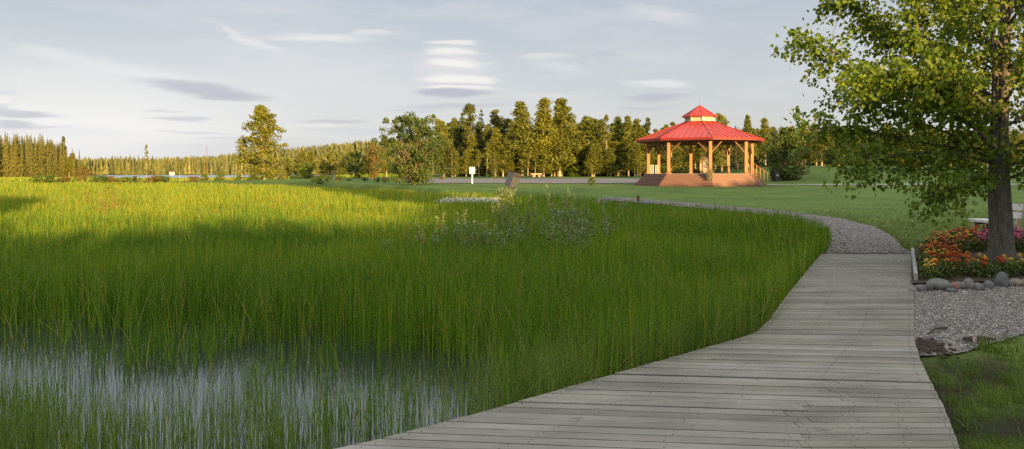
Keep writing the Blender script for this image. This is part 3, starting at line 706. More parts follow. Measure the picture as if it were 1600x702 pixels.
# the stand behind the road: visible front trees
front = [
 (690, 186, 96, aspen[1], 10, 'aspen', 'slim sunlit aspen directly behind the big dark willow', 1.0), (706, 214, 92, spruce[0], 10, 'spruce', 'grey green spruce left of the white sign', 1.1),
 (722, 176, 104, spruce[1], 10, 'spruce', 'tall dark spruce behind and left of the white sign', 1.0), (736, 163, 102, pine[0], 10, 'pine', 'tall dark pine right above the white sign', 1.0),
 (752, 172, 106, spruce[2], 10, 'spruce', 'dark spruce between the white sign and the half lit young spruce', 1.0), (775, 174, 104, pine[1], 10, 'pine', 'dark pine behind the half lit young spruce', 1.1),
 (773, 234, 74, spruce[0], 10, 'spruce', 'small young spruce with orange lit top beside the road', .9), (796, 186, 100, pine[0], 10, 'pine', 'pine with lit crown left of the pair of big aspens', 1.0),
 (816, 160, 95, aspen[0], 10, 'aspen', 'tall bright aspen with twin pale trunks behind the tilted brown bin', 1.15), (848, 153, 94, aspen[4], 10, 'aspen', 'tallest bright aspen above the pale log bench', 1.15),
 (874, 156, 96, aspen[3], 10, 'aspen', 'tall bright aspen just right of the tallest aspen', 1.2), (896, 190, 100, pine[1], 10, 'pine', 'dark pine in the gap right of the tall bright aspens', 1.0),
 (920, 182, 98, aspen[1], 10, 'aspen', 'golden aspen above the bright low lawn plant', 1.2), (938, 188, 101, pine[0], 10, 'pine', 'pine between the golden aspen and the thin white birch', 1.0),
 (949, 180, 95, slim[1], 10, 'birch', 'thin white trunked birch left of the gazebo', 1.0), (962, 190, 100, aspen[2], 10, 'aspen', 'bushy golden aspen between thin birch and gazebo', 1.0),
 (982, 183, 98, aspen[3], 10, 'aspen', 'golden aspen close to the left eave of the gazebo', 1.1), (1000, 200, 97, aspen[0], 10, 'aspen', 'aspen seen under the left eave of the gazebo', 1.3),
 (1012, 186, 104, pine[1], 10, 'pine', 'pine top poking over the left part of the gazebo roof', 1.0), (1048, 193, 98, aspen[2], 10, 'aspen', 'aspen seen between the left gazebo posts', 1.2),
 (1086, 200, 100, aspen[4], 10, 'aspen', 'aspen seen through the middle of the gazebo', 1.3), (1128, 177, 98, aspen[1], 10, 'aspen', 'aspen top poking over the right slope of the gazebo roof', 1.0),
 (1150, 205, 92, spruce[1], 10, 'spruce', 'dark spruce seen between the right gazebo posts', 1.3), (1169, 181, 98, aspen[3], 10, 'aspen', 'slim aspen over the right end of the gazebo roof', .9),
 (1196, 184, 99, aspen[4], 10, 'aspen', 'slim aspen just left of the round dark willow', .8), (1258, 192, 96, aspen[2], 10, 'aspen', 'yellow aspen right behind the round dark willow', 1.2),
 (1284, 200, 92, aspen[0], 10, 'aspen', 'broad yellow aspen at the crest of the right lawn rise', 1.5), (1276, 176, 104, slim[0], 10, 'aspen', 'bare topped slim aspen left of the poplar leaves', 1.0),
 (1310, 196, 95, aspen[1], 10, 'aspen', 'yellow aspen half hidden by the left leaves of the poplar', 1.4), (1335, 208, 90, aspen[2], 10, 'aspen', 'aspen behind the lower left leaves of the poplar', 1.4)]
for px, top, d, pr, ph, kd, lab, wd in front:
    put(kd + '_tree', pr, ph, lab, 'tree', px, top, d, px * .73, 'trees of the stand behind the road', wd * (1.1 + .5 * ((px * 37) % 11) / 10))
put('round_willow', willow, 4, 'large round dark green willow behind the black recycling bin', 'shrub', 1228, 203, 68, .5, wide=.86)
put('round_willow', willow, 4, 'lower dark willow on the lawn rise right of the red leaved shrub', 'shrub', 1300, 232, 78, 2.5, wide=1.0)
Rr = np.random.default_rng(21)
for q in range(150):                         # trees deeper in that stand
    px = 690 + 910 * (q + Rr.random()) / 150; d = 101 + 18 * Rr.random()
    top = (183 if px < 1000 else 196) + 20 * Rr.random()
    con = Rr.random() < (.65 if px < 800 else .25)
    pr = spruce[q % 3] if con and q % 2 else (pine[q % 2] if con else aspen[q % 5])
    kd = ('spruce' if q % 2 else 'pine') if con else 'aspen'
    put(kd + '_tree', pr, 10, {'spruce': 'dark spruce deep in the crowded stand behind the road', 'pine': 'dark pine deep in the crowded stand behind the road', 'aspen': 'yellow green aspen deep in the crowded stand behind the road'}[kd], 'tree', px, top, d, q * 1.7, kd + 's deep in the stand behind the road', 1.35)
for q in range(16):
    px = 1350 + 20 * q
    put('aspen_tree', aspen[q % 5], 10, 'aspen behind the crown of the foreground poplar', 'tree', px, 204 + 10 * Rr.random(), 90 + 6 * Rr.random(), q * 2.1, 'aspens behind the poplar crown', 1.5)
Rr = np.random.default_rng(27)
for q in range(30):                         # younger aspens filling the front of the stand
    px = 686 + 330 * (q + Rr.random()) / 30
    put('young_aspen', (aspen + slim)[q % 7], 10, 'short young aspen between the tall trees at the front of the stand', 'tree', px, 200 + 38 * Rr.random(), 93 + 6 * Rr.random(), q * 1.9, 'young aspens along the front of the stand', 1.3 + .9 * Rr.random())
for q in range(16):
    px = 425 + 215 * (q + Rr.random()) / 16
    put('young_aspen', aspen[q % 5], 10, 'small yellow green aspen in the loose row below the forested hill', 'tree', px, 236 + 18 * Rr.random(), 108 + 14 * Rr.random(), q * 2.3, 'small aspens below the forested hill', 1.7 + .8 * Rr.random())
# undergrowth at the foot of the stand
Rr = np.random.default_rng(22)
for q in range(40):
    px = 700 + 640 * (q + Rr.random()) / 40; d = 95 + 6 * Rr.random()
    put('undergrowth_bush', bush[1 if q % 4 else 0], 2, 'dark bush in the undergrowth at the foot of the stand', 'bush', px, 257 + 10 * Rr.random(), d, q, 'bushes at the foot of the stand', 1.5)
# far left spruce stand
Rr = np.random.default_rng(23)
spots = []
for q in range(30): spots.append((-40 + 165 * (q + .8 * Rr.random()) / 30, 206 + 10 * Rr.random() + max(0, (-40 + 165 * q / 30 - 60)) * .45, 225 + 6 * Rr.random(), 'front'))
for q in range(44): spots.append((-60 + 165 * (q + .9 * Rr.random()) / 44, 208 + 9 * Rr.random() + max(0, (-60 + 165 * q / 44 - 50)) * .3, 234 + 25 * Rr.random(), 'back'))
for q, (px, top, d, row) in enumerate(spots):
    put('spruce_tree', spire[q % 4], 14, 'narrow sunlit spruce in the front row of the far left stand' if row == 'front' else 'spruce top behind the front row of the far left stand', 'tree', px, top, d, q * 1.3, row + ' row of the far left spruce stand', .95)
put('pine_tree', pine[0], 10, 'taller tufted pine at the right end of the far left stand', 'tree', 97, 214, 232, 1, wide=.7)
for q, (px, top) in enumerate(((108, 246), (116, 250), (124, 256), (112, 240), (133, 258), (102, 248))):
    put('aspen_tree', aspen[q % 5], 10, 'short yellow green aspen trailing off the right end of the far left stand', 'tree', px, top, 228 + q, q, 'short aspens at the end of the far left stand', 1.8)
# distant forest masses
R = np.random.default_rng(24); bf = Buf()
def masscone(x, y, z, h, r, R, tint):        # many small spires: one mass
    n = len(x); k = 5
    a = np.arange(k) / k * 6.283 + R.random((n, 1))
    for lv, (z0, z1, rr) in enumerate(((.02, .5, 1.), (.3, .78, .72), (.6, 1., .45))):
        jr = r[:, None] * rr * (.75 + .5 * R.random((n, k)))
        ring = np.stack([x[:, None] + np.cos(a + lv) * jr, y[:, None] + np.sin(a + lv) * jr, z[:, None] + h[:, None] * (z0 + .06 * R.normal(size=(n, k)))], -1)
        tip = np.stack([x, y, z + h * z1], -1)[:, None]
        v = np.concatenate([ring, tip], 1)
        T = np.array([[j, (j + 1) % k, k] for j in range(k)])
        bf.add(v.reshape(-1, 3), tris=(np.arange(n)[:, None, None] * (k + 1) + T).reshape(-1, 3), tint=np.repeat(tint, k + 1))
n = 3000; d = 376 + 60 * R.random(n); px = -60 + 760 * R.random(n); x = (px - 800) / F * d; h = 4.5 + 6.5 * R.random(n) * (.6 + .8 * fbm(x * .03, d * .03)); masscone(x, d, H(x, d), h, .7 + 1.5 * R.random(n) ** 2, R, np.clip(R.normal(.5, .3, n), 0, 1))
n = 5200; d = 470 + 320 * R.random(n); px = 60 + 900 * R.random(n); x = (px - 800) / F * d; h = 7 + 5 * R.random(n); masscone(x, d, H(x, d), h, 1.5 + 1.3 * R.random(n), R, np.clip(R.normal(.5, .28, n), 0, 1))
n = 2600; d = 112 + 40 * R.random(n); px = 700 + 1000 * R.random(n); x = (px - 800) / F * d; h = 4 + 3.2 * R.random(n); masscone(x, d, H(x, d), h, .6 + .6 * R.random(n), R, np.clip(R.normal(.25, .2, n), 0, 1))
n = 900; d = 240 + 40 * R.random(n); px = -120 + 215 * R.random(n); x = (px - 800) / F * d; h = 10 + 4 * R.random(n); masscone(x, d, H(x, d), h, .9 + .7 * R.random(n), R, np.clip(R.normal(.35, .2, n), 0, 1))
tag(link('distant_forest', bf.mesh('distant_forest', M['far_spruce'])), 'olive conifer forest across the lake and up the low hill', 'forest', kind='stuff')

# ------------------------------------------------------------------ poplar on the right
TX, TY = 8.82, 12.1
pop = thing('poplar_tree', 'leafy poplar with thick grey trunk growing from the flower bed', 'tree', (TX, TY, h1(TX, TY) + .02))
R = np.random.default_rng(31); tb = Buf(); cb = Buf()
tz = np.array([-.1, .05, .3, .8, 1.5, 2.4, 3.4, 4.6, 6, 7.6, 9]); tx = np.array([0, 0, .0, -.01, -.02, .02, .08, .14, .2, .2, .25]); ty = np.zeros(11) + np.array([0, 0, 0, .02, .05, .06, .06, .1, .1, .15, .2])
tr = np.array([.31, .255, .20, .182, .165, .125, .10, .085, .065, .05, .02])
tb.tube(np.stack([tx, ty, tz], -1), tr, 14, .5, .10, 3)
tb.tube([(-.05, .02, 1.2), (-.16, -.05, 1.9), (-.17, -.05, 2.7), (-.12, 0, 3.6), (-.2, .05, 5), (-.5, .1, 6.5)], [.085, .07, .06, .05, .035, .02], 8, .5, .08, 5)
limbs = [
 [(-.05, 0, 2.0), (-.75, -.3, 2.45), (-1.3, -.5, 3.0), (-1.62, -.6, 3.65), (-1.85, -.6, 4.35), (-2.0, -.7, 5.1)],
 [(-.05, 0, 2.2), (-.7, .2, 2.7), (-1.5, .3, 3.05), (-2.4, .2, 3.5), (-3.2, .0, 3.95), (-3.75, -.2, 4.05)],
 [(0, 0, 1.75), (-.8, -.3, 1.95), (-1.6, -.5, 2.0), (-2.4, -.6, 1.95), (-2.9, -.6, 1.75)],
 [(0, 0, 1.45), (-.7, -.5, 1.6), (-1.3, -.8, 1.55), (-1.8, -1.0, 1.35)],
 [(.05, 0, 1.5), (.5, -.2, 1.75), (1.1, -.3, 2.0), (1.7, -.3, 2.3)],
 [(0, 0, 2.9), (-.7, .3, 3.5), (-1.6, .3, 4.1), (-2.4, .2, 4.6), (-2.9, .1, 4.9)],
 [(0, 0, 2.6), (-.8, -.5, 3.0), (-1.8, -.9, 3.3), (-2.7, -1.1, 3.3), (-3.3, -1.1, 3.1)],
 [(0, 0, 1.9), (-.9, .4, 2.15), (-1.9, .5, 2.35), (-2.8, .5, 2.5), (-3.3, .5, 2.45)],
]
for q in range(28):
    z0 = 1.5 + 5.2 * (q / 28) + .2 * R.random(); a = q * 2.399 + .4 * R.random()
    L = (2.9 - .22 * max(0, z0 - 3)) * (.75 + .35 * R.random()); el = .35 + .35 * R.random() + .05 * z0
    s0 = np.array([np.interp(z0, tz, tx), 0, z0]); dr = np.array([np.cos(a), np.sin(a) * .9, el])
    pts = [s0 + dr * L * t + np.array([0, 0, -.35 * L * t * t * .6]) + (R.normal(0, .06, 3) * (t > 0)) for t in (0, .25, .5, .75, 1)]
    limbs.append(pts)
LC, LA, LT = [], [], []
for li, P in enumerate(limbs):
    P = np.array(P); k = len(P); s = np.r_[0, np.cumsum(np.linalg.norm(np.diff(P, axis=0), axis=1))]
    r0 = .018 + .006 * s[-1] if li < 8 else .014 + .005 * s[-1]
    tt = np.linspace(0, s[-1], 10); P2 = np.stack([np.interp(tt, s, P[:, j]) for j in range(3)], -1)
    P2[1:-1] = (P2[:-2] + 2 * P2[1:-1] + P2[2:]) / 4
    tb.tube(P2, np.linspace(r0, .008, 10), 7, .5, .05, li)
    main = (P2[-1] - P2[0]) / s[-1]
    nt_ = int((22 if li < 8 else 18) * s[-1] ** .9 * (.92 if P[0][2] < 2.7 and li not in (0, 1) else 1))
    for q in range(nt_):
        u = (.18 if li < 8 else .06) + (.82 if li < 8 else .94) * R.random() ** .85; c0 = np.array([np.interp(u * s[-1], tt, P2[:, j]) for j in range(3)])
        L = (.35 + .55 * R.random()) * (1.15 - .4 * u)
        dr = main * .75 + R.normal(0, .55, 3); dr[2] -= .12; dr /= np.linalg.norm(dr)
        ts = np.linspace(0, 1, 5)[:, None]
        tw = c0 + dr * L * ts + np.array([0, 0, -.28 * L]) * ts ** 2
        if q % 2 == 0: tb.tube(tw[::2], [.007, .005, .003], 3)
        m = int(11 + 22 * L)
        uu = .15 + .9 * R.random(m); b0 = c0 + dr * L * uu[:, None] + np.array([0, 0, -.28 * L]) * uu[:, None] ** 2 + R.normal(0, .07, (m, 3))
        LC.append(b0); ax = R.normal(0, .55, (m, 3)) + dr * .35; ax[:, 2] -= .65; LA.append(ax)
        LT.append(np.clip(R.normal(.42, .12) + R.normal(0, .2, m), 0, 1))
for q in range(46):
    z0 = 1.25 + 2.6 * R.random(); a = R.random() * 6.283; L = .35 + .5 * R.random(); dr = np.array([np.cos(a), np.sin(a), .1]); c0 = np.array([np.interp(z0, tz, tx), 0, z0]) + dr * .12
    ts = np.linspace(0, 1, 4)[:, None]; tb.tube(c0 + dr * L * ts + np.array([0, 0, -.4 * L]) * ts ** 2, [.008, .006, .004, .003], 3)
    m = int(26 * L) + 8; uu = .25 + .85 * R.random(m); LC.append(c0 + dr * L * uu[:, None] + np.array([0, 0, -.4 * L]) * uu[:, None] ** 2 + R.normal(0, .08, (m, 3)))
    ax = R.normal(0, .55, (m, 3)); ax[:, 2] -= .65; LA.append(ax); LT.append(np.clip(R.normal(.45, .2, m), 0, 1))
LC = np.concatenate(LC); LA = np.concatenate(LA); LT = np.concatenate(LT); n = len(LC)
sz = .062 + .038 * R.random(n)
cb.leaves(LC, sz, sz * .82, R, LT, LA)
link('trunk', tb.mesh('trunk', M['poplar_bark'], True), pop); link('crown', cb.mesh('crown', M['poplar_leaf']), pop)

# ------------------------------------------------------------------ marsh willows in the reeds
def stemshrub(seed, h, nst, spread, nl, leafL):
    R = np.random.default_rng(seed); sb, lb = Buf(), Buf(); LC, LA, LT = [], [], []
    for q in range(nst):
        a = R.random() * 6.28; o = spread * (.2 + R.random()); L = h * (.55 + .45 * R.random()) if q else h
        k = 5; t = np.linspace(0, 1, k)[:, None]
        P = np.array([np.cos(a) * o * .3, np.sin(a) * o * .3, 0]) + t * np.array([np.cos(a) * o, np.sin(a) * o, L]) + R.normal(0, .02, (k, 3)) * t
        sb.tube(P, np.linspace(.009, .003, k), 4)
        for w in range(4):
            u = .4 + .55 * R.random(); c = np.array([np.interp(u, t[:, 0], P[:, j]) for j in range(3)]); dr = R.normal(0, 1, 3); dr[2] = abs(dr[2]) + .6; dr /= np.linalg.norm(dr); l2 = L * .22 * (.5 + R.random())
            sb.tube([c, c + dr * l2], [.004, .002], 3)
            m = nl // 6; v = R.random(m)[:, None]; LC.append(c + dr * l2 * v + R.normal(0, .008, (m, 3))); LA.append(dr + R.normal(0, .6, (m, 3))); LT.append(np.clip(R.normal(.5, .25, m), 0, 1))
        m = nl // 2; u = .35 + .68 * R.random(m); c = np.stack([np.interp(u, t[:, 0], P[:, j]) for j in range(3)], -1); LC.append(c + R.normal(0, .012, (m, 3))); ax = R.normal(0, .8, (m, 3)); ax[:, 2] += .7; LA.append(ax); LT.append(np.clip(R.normal(.5, .25, m), 0, 1))
    LC = np.concatenate(LC); n = len(LC); sz = leafL * (.7 + .6 * R.random(n))
    lb.leaves(LC, sz, sz * .5, R, np.concatenate(LT), np.concatenate(LA))
    return [('stems', sb.mesh('stems', M['redtwig'])), ('foliage', lb.mesh('foliage', M['willow_leaf']))]
wp = [stemshrub(90 + k, 1.5, 6 + 2 * k, .5, 84, .066) for k in range(4)]
for q, (px, top, d, lab, wd) in enumerate((
    (878, 294, 16, 'tallest silvery willow shoot with sunlit tip among the reeds', .8), (829, 300, 16.5, 'silvery willow with sunlit tip left of the tallest shoot', .7), (786, 294, 17, 'slim willow shoot with yellow tip below the tilted brown bin', .5),
    (905, 312, 15.5, 'silvery willow just right of the tallest shoot', .8), (700, 330, 14.5, 'willow with one dark leaning stem at the left of the willow patch', 1.0), (660, 345, 14, 'sparse grey willow at the far left of the willow patch', 1.1),
    (745, 345, 14, 'grey leaved willow in the middle of the willow patch', 1.1), (790, 350, 13.5, 'broad grey willow below the shoot with yellow tip', 1.2), (855, 340, 14, 'thick leafy willow below the tallest shoot', 1.3), (935, 318, 16, 'low willow shrub at the right end of the willow patch', 1.2),
    (610, 375, 13, 'small pale willow tuft standing left of the willow patch', .9), (890, 345, 13.5, 'leafy willow at the lower right of the willow patch', 1.1))):
    x = XD(px, d); put_h = ZD(top, d) + .36
    plant('marsh_willow', wp[q % 4], lab, 'shrub', x, d, put_h, 1.5, q * 1.1, 'silvery willows among the reeds', wd, -.36)

# ------------------------------------------------------------------ flower bed
BX0 = (lambda y: np.interp(y, [9, 13.4, 16], [5.6, 8.1, 9.2]))
R = np.random.default_rng(41)
def marigold(seed, bm_, nb, hh=.26, spread=.1, rad=.039):
    R = np.random.default_rng(seed); fb = Buf(); n = 120
    c = np.stack([R.normal(0, spread * .75, n), R.normal(0, spread * .75, n), hh * .85 * R.random(n)], -1); ax = R.normal(0, 1, (n, 3)); ax[:, 2] += .4
    fb.leaves(c, .06, .03, R, np.clip(R.normal(.4, .25, n), 0, 1), ax)
    out = [('foliage', fb.mesh('foliage', M['shrub_leaf']))]
    for q in range(nb):
        bb = Buf(); a = R.random() * 6.28; o = spread * math.sqrt(R.random()) * 1.1; cx, cy, cz = np.cos(a) * o, np.sin(a) * o, hh * (.85 + .25 * R.random()); rr = rad * (.8 + .4 * R.random())
        bb.tube([(cx * .6, cy * .6, cz * .5), (cx, cy, cz - .01)], [.003, .003], 3, 0)
        for ring, (k, r1, zz, tl) in enumerate(((9, 1.0, 0, .2), (8, .75, .012, .5), (6, .45, .02, .8))):
            for j in range(k):
                t = j / k * 6.283 + ring * .4; u = np.array([np.cos(t), np.sin(t), 0]); w = np.array([-np.sin(t), np.cos(t), 0]); c0 = np.array([cx, cy, cz + zz - .006])
                bb.add([c0, c0 + u * rr * r1 * .6 + w * rr * r1 * .36 + [0, 0, .007], c0 + u * rr * r1 + [0, 0, .001], c0 + u * rr * r1 * .6 - w * rr * r1 * .36 + [0, 0, .007]], [[0, 1, 2, 3]], tint=min(1, max(0, tl + R.normal() * .15)))
        out.append(('blossom', bb.mesh('blossom', bm_)))
    return out
fl = {'orange': [marigold(k, M['b_orange'], 4) for k in (1, 2)], 'red': [marigold(k, M['b_red'], 4) for k in (3, 4)], 'yellow': [marigold(k, M['b_yellow'], 4) for k in (5, 6)], 'pink': [marigold(k, M['b_pink'], 5, .3, .13, .04) for k in (7,)]}
placed = []
tries = 0
while len(placed) < 165 and tries < 8000:
    tries += 1
    y = 9.5 + 6.8 * R.random(); x = 5.6 + 6.0 * R.random()
    px = 800 + x / y * F; py = HY + F * (EYE + .0) / y
    if px < 1432 or px > 1640: continue
    if sdf(bedp, np.array([x]), np.array([y]))[0] < .22: continue
    if (x - TX) ** 2 + (y - TY) ** 2 < .6 ** 2: continue
    # bare soil round the trunk
    if px > 1497 and 397 < py < 425: continue
    if px > 1505 and py > 425 and R.random() < .45: continue
    if any((x - a) ** 2 + (y - c) ** 2 < .19 ** 2 for a, c in placed): continue
    placed.append((x, y))
    c = 'orange' if R.random() < .42 else ('red' if R.random() < .6 else 'yellow')
    if py < 398 and px > 1530: c = 'pink'
    if py > 418: c = R.choice(['yellow', 'orange', 'orange', 'yellow', 'red'])
    fp = fl[c]
    nm, pl_ = ('petunia', 'pink petunia in bloom behind the poplar trunk') if c == 'pink' else ('marigold', {'orange': 'bright orange marigold plant in the flower bed', 'red': 'dark red orange marigold plant in the flower bed', 'yellow': 'yellow marigold plant in the flower bed'}[c])
    plant(nm, fp[len(placed) % len(fp)], pl_, 'flower', x, y, 1.0, 1 / (.8 + .35 * R.random()), R.random() * 6.28, c + (' petunias behind the trunk' if c == 'pink' else ' marigolds of the flower bed'), 1.0, h1(x, y) + .045)

def boulder(seed, s, tint):
    R = np.random.default_rng(seed); nu, nv = 14, 9
    u = np.arange(nu) / nu * 6.283; v = np.linspace(-1.45, 1.45, nv)
    U, V = np.meshgrid(u, v); ph = R.random(6) * 6.28
    r = 1 + .13 * np.sin(2 * U + ph[0]) * np.cos(V) + .10 * np.sin(3 * U + 2 * V + ph[1]) * np.cos(V) + .09 * np.sin(3 * V + ph[2]) + .05 * np.sin(5 * U + ph[3]) * np.cos(V)
    r = np.clip(r, .82, 1.12)
    P = np.stack([r * np.cos(U) * np.cos(V) * s[0], r * np.sin(U) * np.cos(V) * s[1], r * np.sin(V) * s[2]], -1)
    bb = Buf(); Q = [[j * nu + k, j * nu + (k + 1) % nu, (j + 1) * nu + (k + 1) % nu, (j + 1) * nu + k] for j in range(nv - 1) for k in range(nu)]
    bb.add(P.reshape(-1, 3), Q, tint=tint, ngons=[list(range(nu))[::-1], list(range((nv - 1) * nu, nv * nu))]); return bb
stones = [ # px, width px, height px, tint, label
 (1428, 11, 10, .55, 'small tan stone touching the boardwalk end of the border'), (1442, 14, 12, .3, 'small grey stone second from the boardwalk in the border'), (1455, 12, 15, .2, 'dark grey stone left of the largest boulder in the border'),
 (1473, 27, 20, .38, 'largest pale grey boulder in the stone border'), (1494, 12, 14, .95, 'rusty pink stone right of the largest boulder'), (1490, 14, 9, .15, 'low grey stone in front of the rusty pink stone'),
 (1504, 14, 14, .25, 'mid grey stone between the rusty pink and the upright pale stone'), (1517, 16, 17, .45, 'upright pale grey stone near the middle of the border'), (1530, 12, 11, .8, 'small tan brown stone right of the upright pale stone'),
 (1535, 15, 11, .15, 'flat dark stone below the tan brown stone'), (1549, 17, 12, .3, 'wide grey stone left of the tall pointed stone'), (1569, 16, 24, .22, 'tall pointed grey stone below the tree trunk'), (1580, 10, 12, .5, 'small stone right of the tall pointed stone'),
 (1592, 18, 14, .72, 'sandy yellow stone at the right edge of the photo'), (1610, 18, 14, .3, 'grey stone just past the sandy yellow stone'), (1628, 16, 13, .6, 'tan stone at the far right end of the border')]
for q, (px, w, hh, t, lab) in enumerate(stones):
    py = 459 - (px - 1424) * .055 + (4 if 'front' in lab or 'below the tan' in lab else 0); x, y = PX(px, py, -.03); sc = y / F
    y += w * sc * .35
    o = link('border_stone', boulder(100 + q, (w * sc * .57, w * sc * .5, hh * sc * .6), t).mesh('border_stone', M['stone'], True))
    o.location = (x, y, h1(x, y) + hh * sc * .42); o.rotation_euler = (0, 0, q * 1.9); tag(o, lab, 'stone', 'stones bordering the flower bed')
# stick, sunken stump and mulch in the gravel
bb = Buf(); x0, y0 = PX(1450, 527, -.02); x1, y1 = PX(1479, 516, -.02); bb.tube([(x0, y0, h1(x0, y0) + .035), ((x0 + x1) / 2, (y0 + y1) / 2 + .02, h1(x0, y0) + .05), (x1, y1, h1(x1, y1) + .04)], [.006, .011, .014], 6, .5, .2)
tag(link('stick', bb.mesh('stick', M['soil'])), 'dark broken stick lying on the gravel near the boardwalk', 'stick')
px_, py_ = PX(1527, 535, -.02); zz = h1(px_, py_) + .02
bl = thing('buried_log', 'blackened half buried log with pale cut stub in the gravel', 'log', (px_, py_, zz)); bb = Buf(); bb.tube([(-.13, 0, .006), (-.04, .01, .012), (.07, 0, .012), (.18, .02, .004)], [.022, .026, .024, .016], 7, .5, .35, 4); link('trunk', bb.mesh('trunk', M['soil']), bl)
bb = Buf(); bb.box((-.05, -.035, .02), (.03, .02, .05), .3); link('stub', bb.mesh('stub', M['pinkish']), bl)
bf = Buf(); n = 260; cx, cy = PX(1444, 545, -.05); x = cx + R.normal(0, .09, n); y = cy + R.normal(0, .14, n); k = x > xr(y) + .05; x, y = x[k], y[k]
pebbles(bf, x, y, H(x, y) + .03, .012 + .02 * R.random(len(x)), R, np.full(len(x), .3)); o = link('mulch', bf.mesh('mulch', M['soil'])); tag(o, 'dark bark mulch spilled against the boardwalk edge by the gravel', 'mulch', kind='stuff')

# bench behind the trunk
bx, by = XD(1554, 16), 16.0; bn = thing('park_bench', 'pale slab park bench seen end on behind the poplar trunk', 'bench', (bx, by, h1(bx, by)))
bb = Buf()
for q in range(3): bb.box((-.26 + q * .15, 0, .46), (.14, 1.0, .06))
link('seat', bb.mesh('seat', M['grey_stonework']), bn)
bb = Buf(); sl = np.array([[math.cos(-.2), 0, -math.sin(-.2)], [0, 1, 0], [math.sin(-.2), 0, math.cos(-.2)]])
for q in range(2): bb.box((.27 + .04 * q, 0, .62 + .19 * q), (.04, 1.0, .15), M=sl)
link('backrest', bb.mesh('backrest', M['grey_stonework']), bn)
for s in (-1, 1):
    bb = Buf(); bb.beam((-.2, s * .38, 0), (-.2, s * .38, .43), .07, .07); bb.beam((.2, s * .38, 0), (.34, s * .38, .9), .07, .07); bb.beam((-.2, s * .38, .38), (.25, s * .38, .38), .05, .05)
    link('leg', bb.mesh('leg', M['pinkish']), bn)

# ------------------------------------------------------------------ gazebo
GX, GY = 15.36, 55.0; GZ = float(H(np.array([GX]), np.array([GY - 5]))[0]) - .02
gz_ = thing('gazebo', 'open octagonal timber gazebo with red metal roof and wide steps', 'gazebo', (GX, GY, GZ))
A0 = math.radians(-5)
def V8(k, r, z): a = A0 + k * math.pi / 4; return np.array([r * math.sin(a), -r * math.cos(a), z])
def prism(bb, r, z0, z1, tint=.5):
    v = [V8(k, r, z0) for k in range(8)] + [V8(k, r, z1) for k in range(8)]
    bb.add(v, [[k, (k + 1) % 8, 8 + (k + 1) % 8, 8 + k] for k in range(8)], ngons=[list(range(8, 16))], tint=tint)
bb = Buf(); FZ = .97
for q in range(6): prism(bb, 5.3 - q * .17, q * FZ / 6 - (.15 if q == 0 else 0), (q + 1) * FZ / 6 - (.03 if q == 5 else .03), q / 6)
link('steps', bb.mesh('steps', M['step_wood']), gz_)
bb = Buf()
for q in range(6):
    r = 5.3 - q * .17 + .02; z = (q + 1) * FZ / 6 - .03; rin = r - .24
    v = []
    for k in range(8): v += [V8(k, r, z), V8(k, r, z + .03), V8(k, rin, z + .03), V8(k, rin, z)]
    Q = []
    for k in range(8):
        a, c = 4 * k, 4 * ((k + 1) % 8)
        for e in range(4): Q.append([a + e, c + e, c + (e + 1) % 4, a + (e + 1) % 4])
    bb.add(v, Q)
link('treads', bb.mesh('treads', plainmat('tread_board', (.235, .125, .095), .6, 0, .15, 3)), gz_)
bb = Buf(); prism(bb, 4.36, FZ - .04, FZ + .012); link('floor', bb.mesh('floor', M['floor_edge']), gz_)
EZ = 3.62                                     # underside of roof at posts
for k in range(8):
    p = V8(k, 4.15, 0); bb = Buf()
    bb.beam(p + [0, 0, FZ + .01], p + [0, 0, EZ - .1], .235, .235)
    link('post', bb.mesh('post', M['timber']), gz_)
    bb = Buf(); bb.box(p + [0, 0, FZ + .07], (.31, .31, .12), A0 + k * math.pi / 4); link('post_base', bb.mesh('post_base', M['timber']), gz_)
    q = V8(k + 1, 4.15, 0)
    bb = Buf(); bb.beam(p + [0, 0, EZ - .02], q + [0, 0, EZ - .02], .2, .28); link('ring_beam', bb.mesh('ring_beam', M['dark_timber']), gz_)
    for s, (a, c) in enumerate(((p, q), (q, p))):
        dd = (c - a) / np.linalg.norm(c - a); bb = Buf(); bb.beam(a + dd * .12 + [0, 0, EZ - 1.0], a + dd * 1.0 + [0, 0, EZ - .14], .09, .11); link('brace', bb.mesh('brace', M['dark_timber']), gz_)
    bb = Buf(); bb.beam(V8(k, 5.0, EZ - .02), V8(k, 1.0, EZ + 1.42), .14, .2); link('rafter', bb.mesh('rafter', M['dark_timber']), gz_)
def roofcone(R0, Z0, R1, Z1, th, seam, name, m):
    bb = Buf(); sb = Buf()
    for k in range(8):
        a, b_, c, e = V8(k, R0, Z0), V8(k + 1, R0, Z0), V8(k + 1, R1, Z1), V8(k, R1, Z1); dn = np.array([0, 0, -th])
        bb.add([a, b_, c, e, a + dn, b_ + dn, c + dn, e + dn], [[0, 1, 2, 3], [5, 4, 7, 6], [4, 5, 1, 0]])
        nrm = np.cross(b_ - a, e - a); nrm /= np.linalg.norm(nrm)
        W = np.linalg.norm(b_ - a); n = int(W / seam)
        for j in range(1, n):
            t = j / n; s0 = a + (b_ - a) * t
            inw = ((e + c) / 2 - (a + b_) / 2); inw_l = np.linalg.norm(inw); inw = inw / inw_l
            # run straight up the slope until the hip
            half = W / 2; off = abs(t - .5) * W; W1 = np.linalg.norm(c - e) / 2
            Lr = inw_l if off <= W1 else inw_l * (half - off) / (half - W1)
            sb.beam(s0 + nrm * .012 - inw * .01, s0 + inw * Lr + nrm * .012, .035, .05)
        sb.beam(a + [0, 0, .02], e + [0, 0, .02], .12, .05)
    o = link(name, bb.mesh(name, m), gz_); link('standing_seam', sb.mesh('standing_seam', m), o)
    return o
rf_ = roofcone(5.15, EZ + .12, 1.1, EZ + 1.62, .07, .42, 'roof', M['roof'])
bb = Buf()
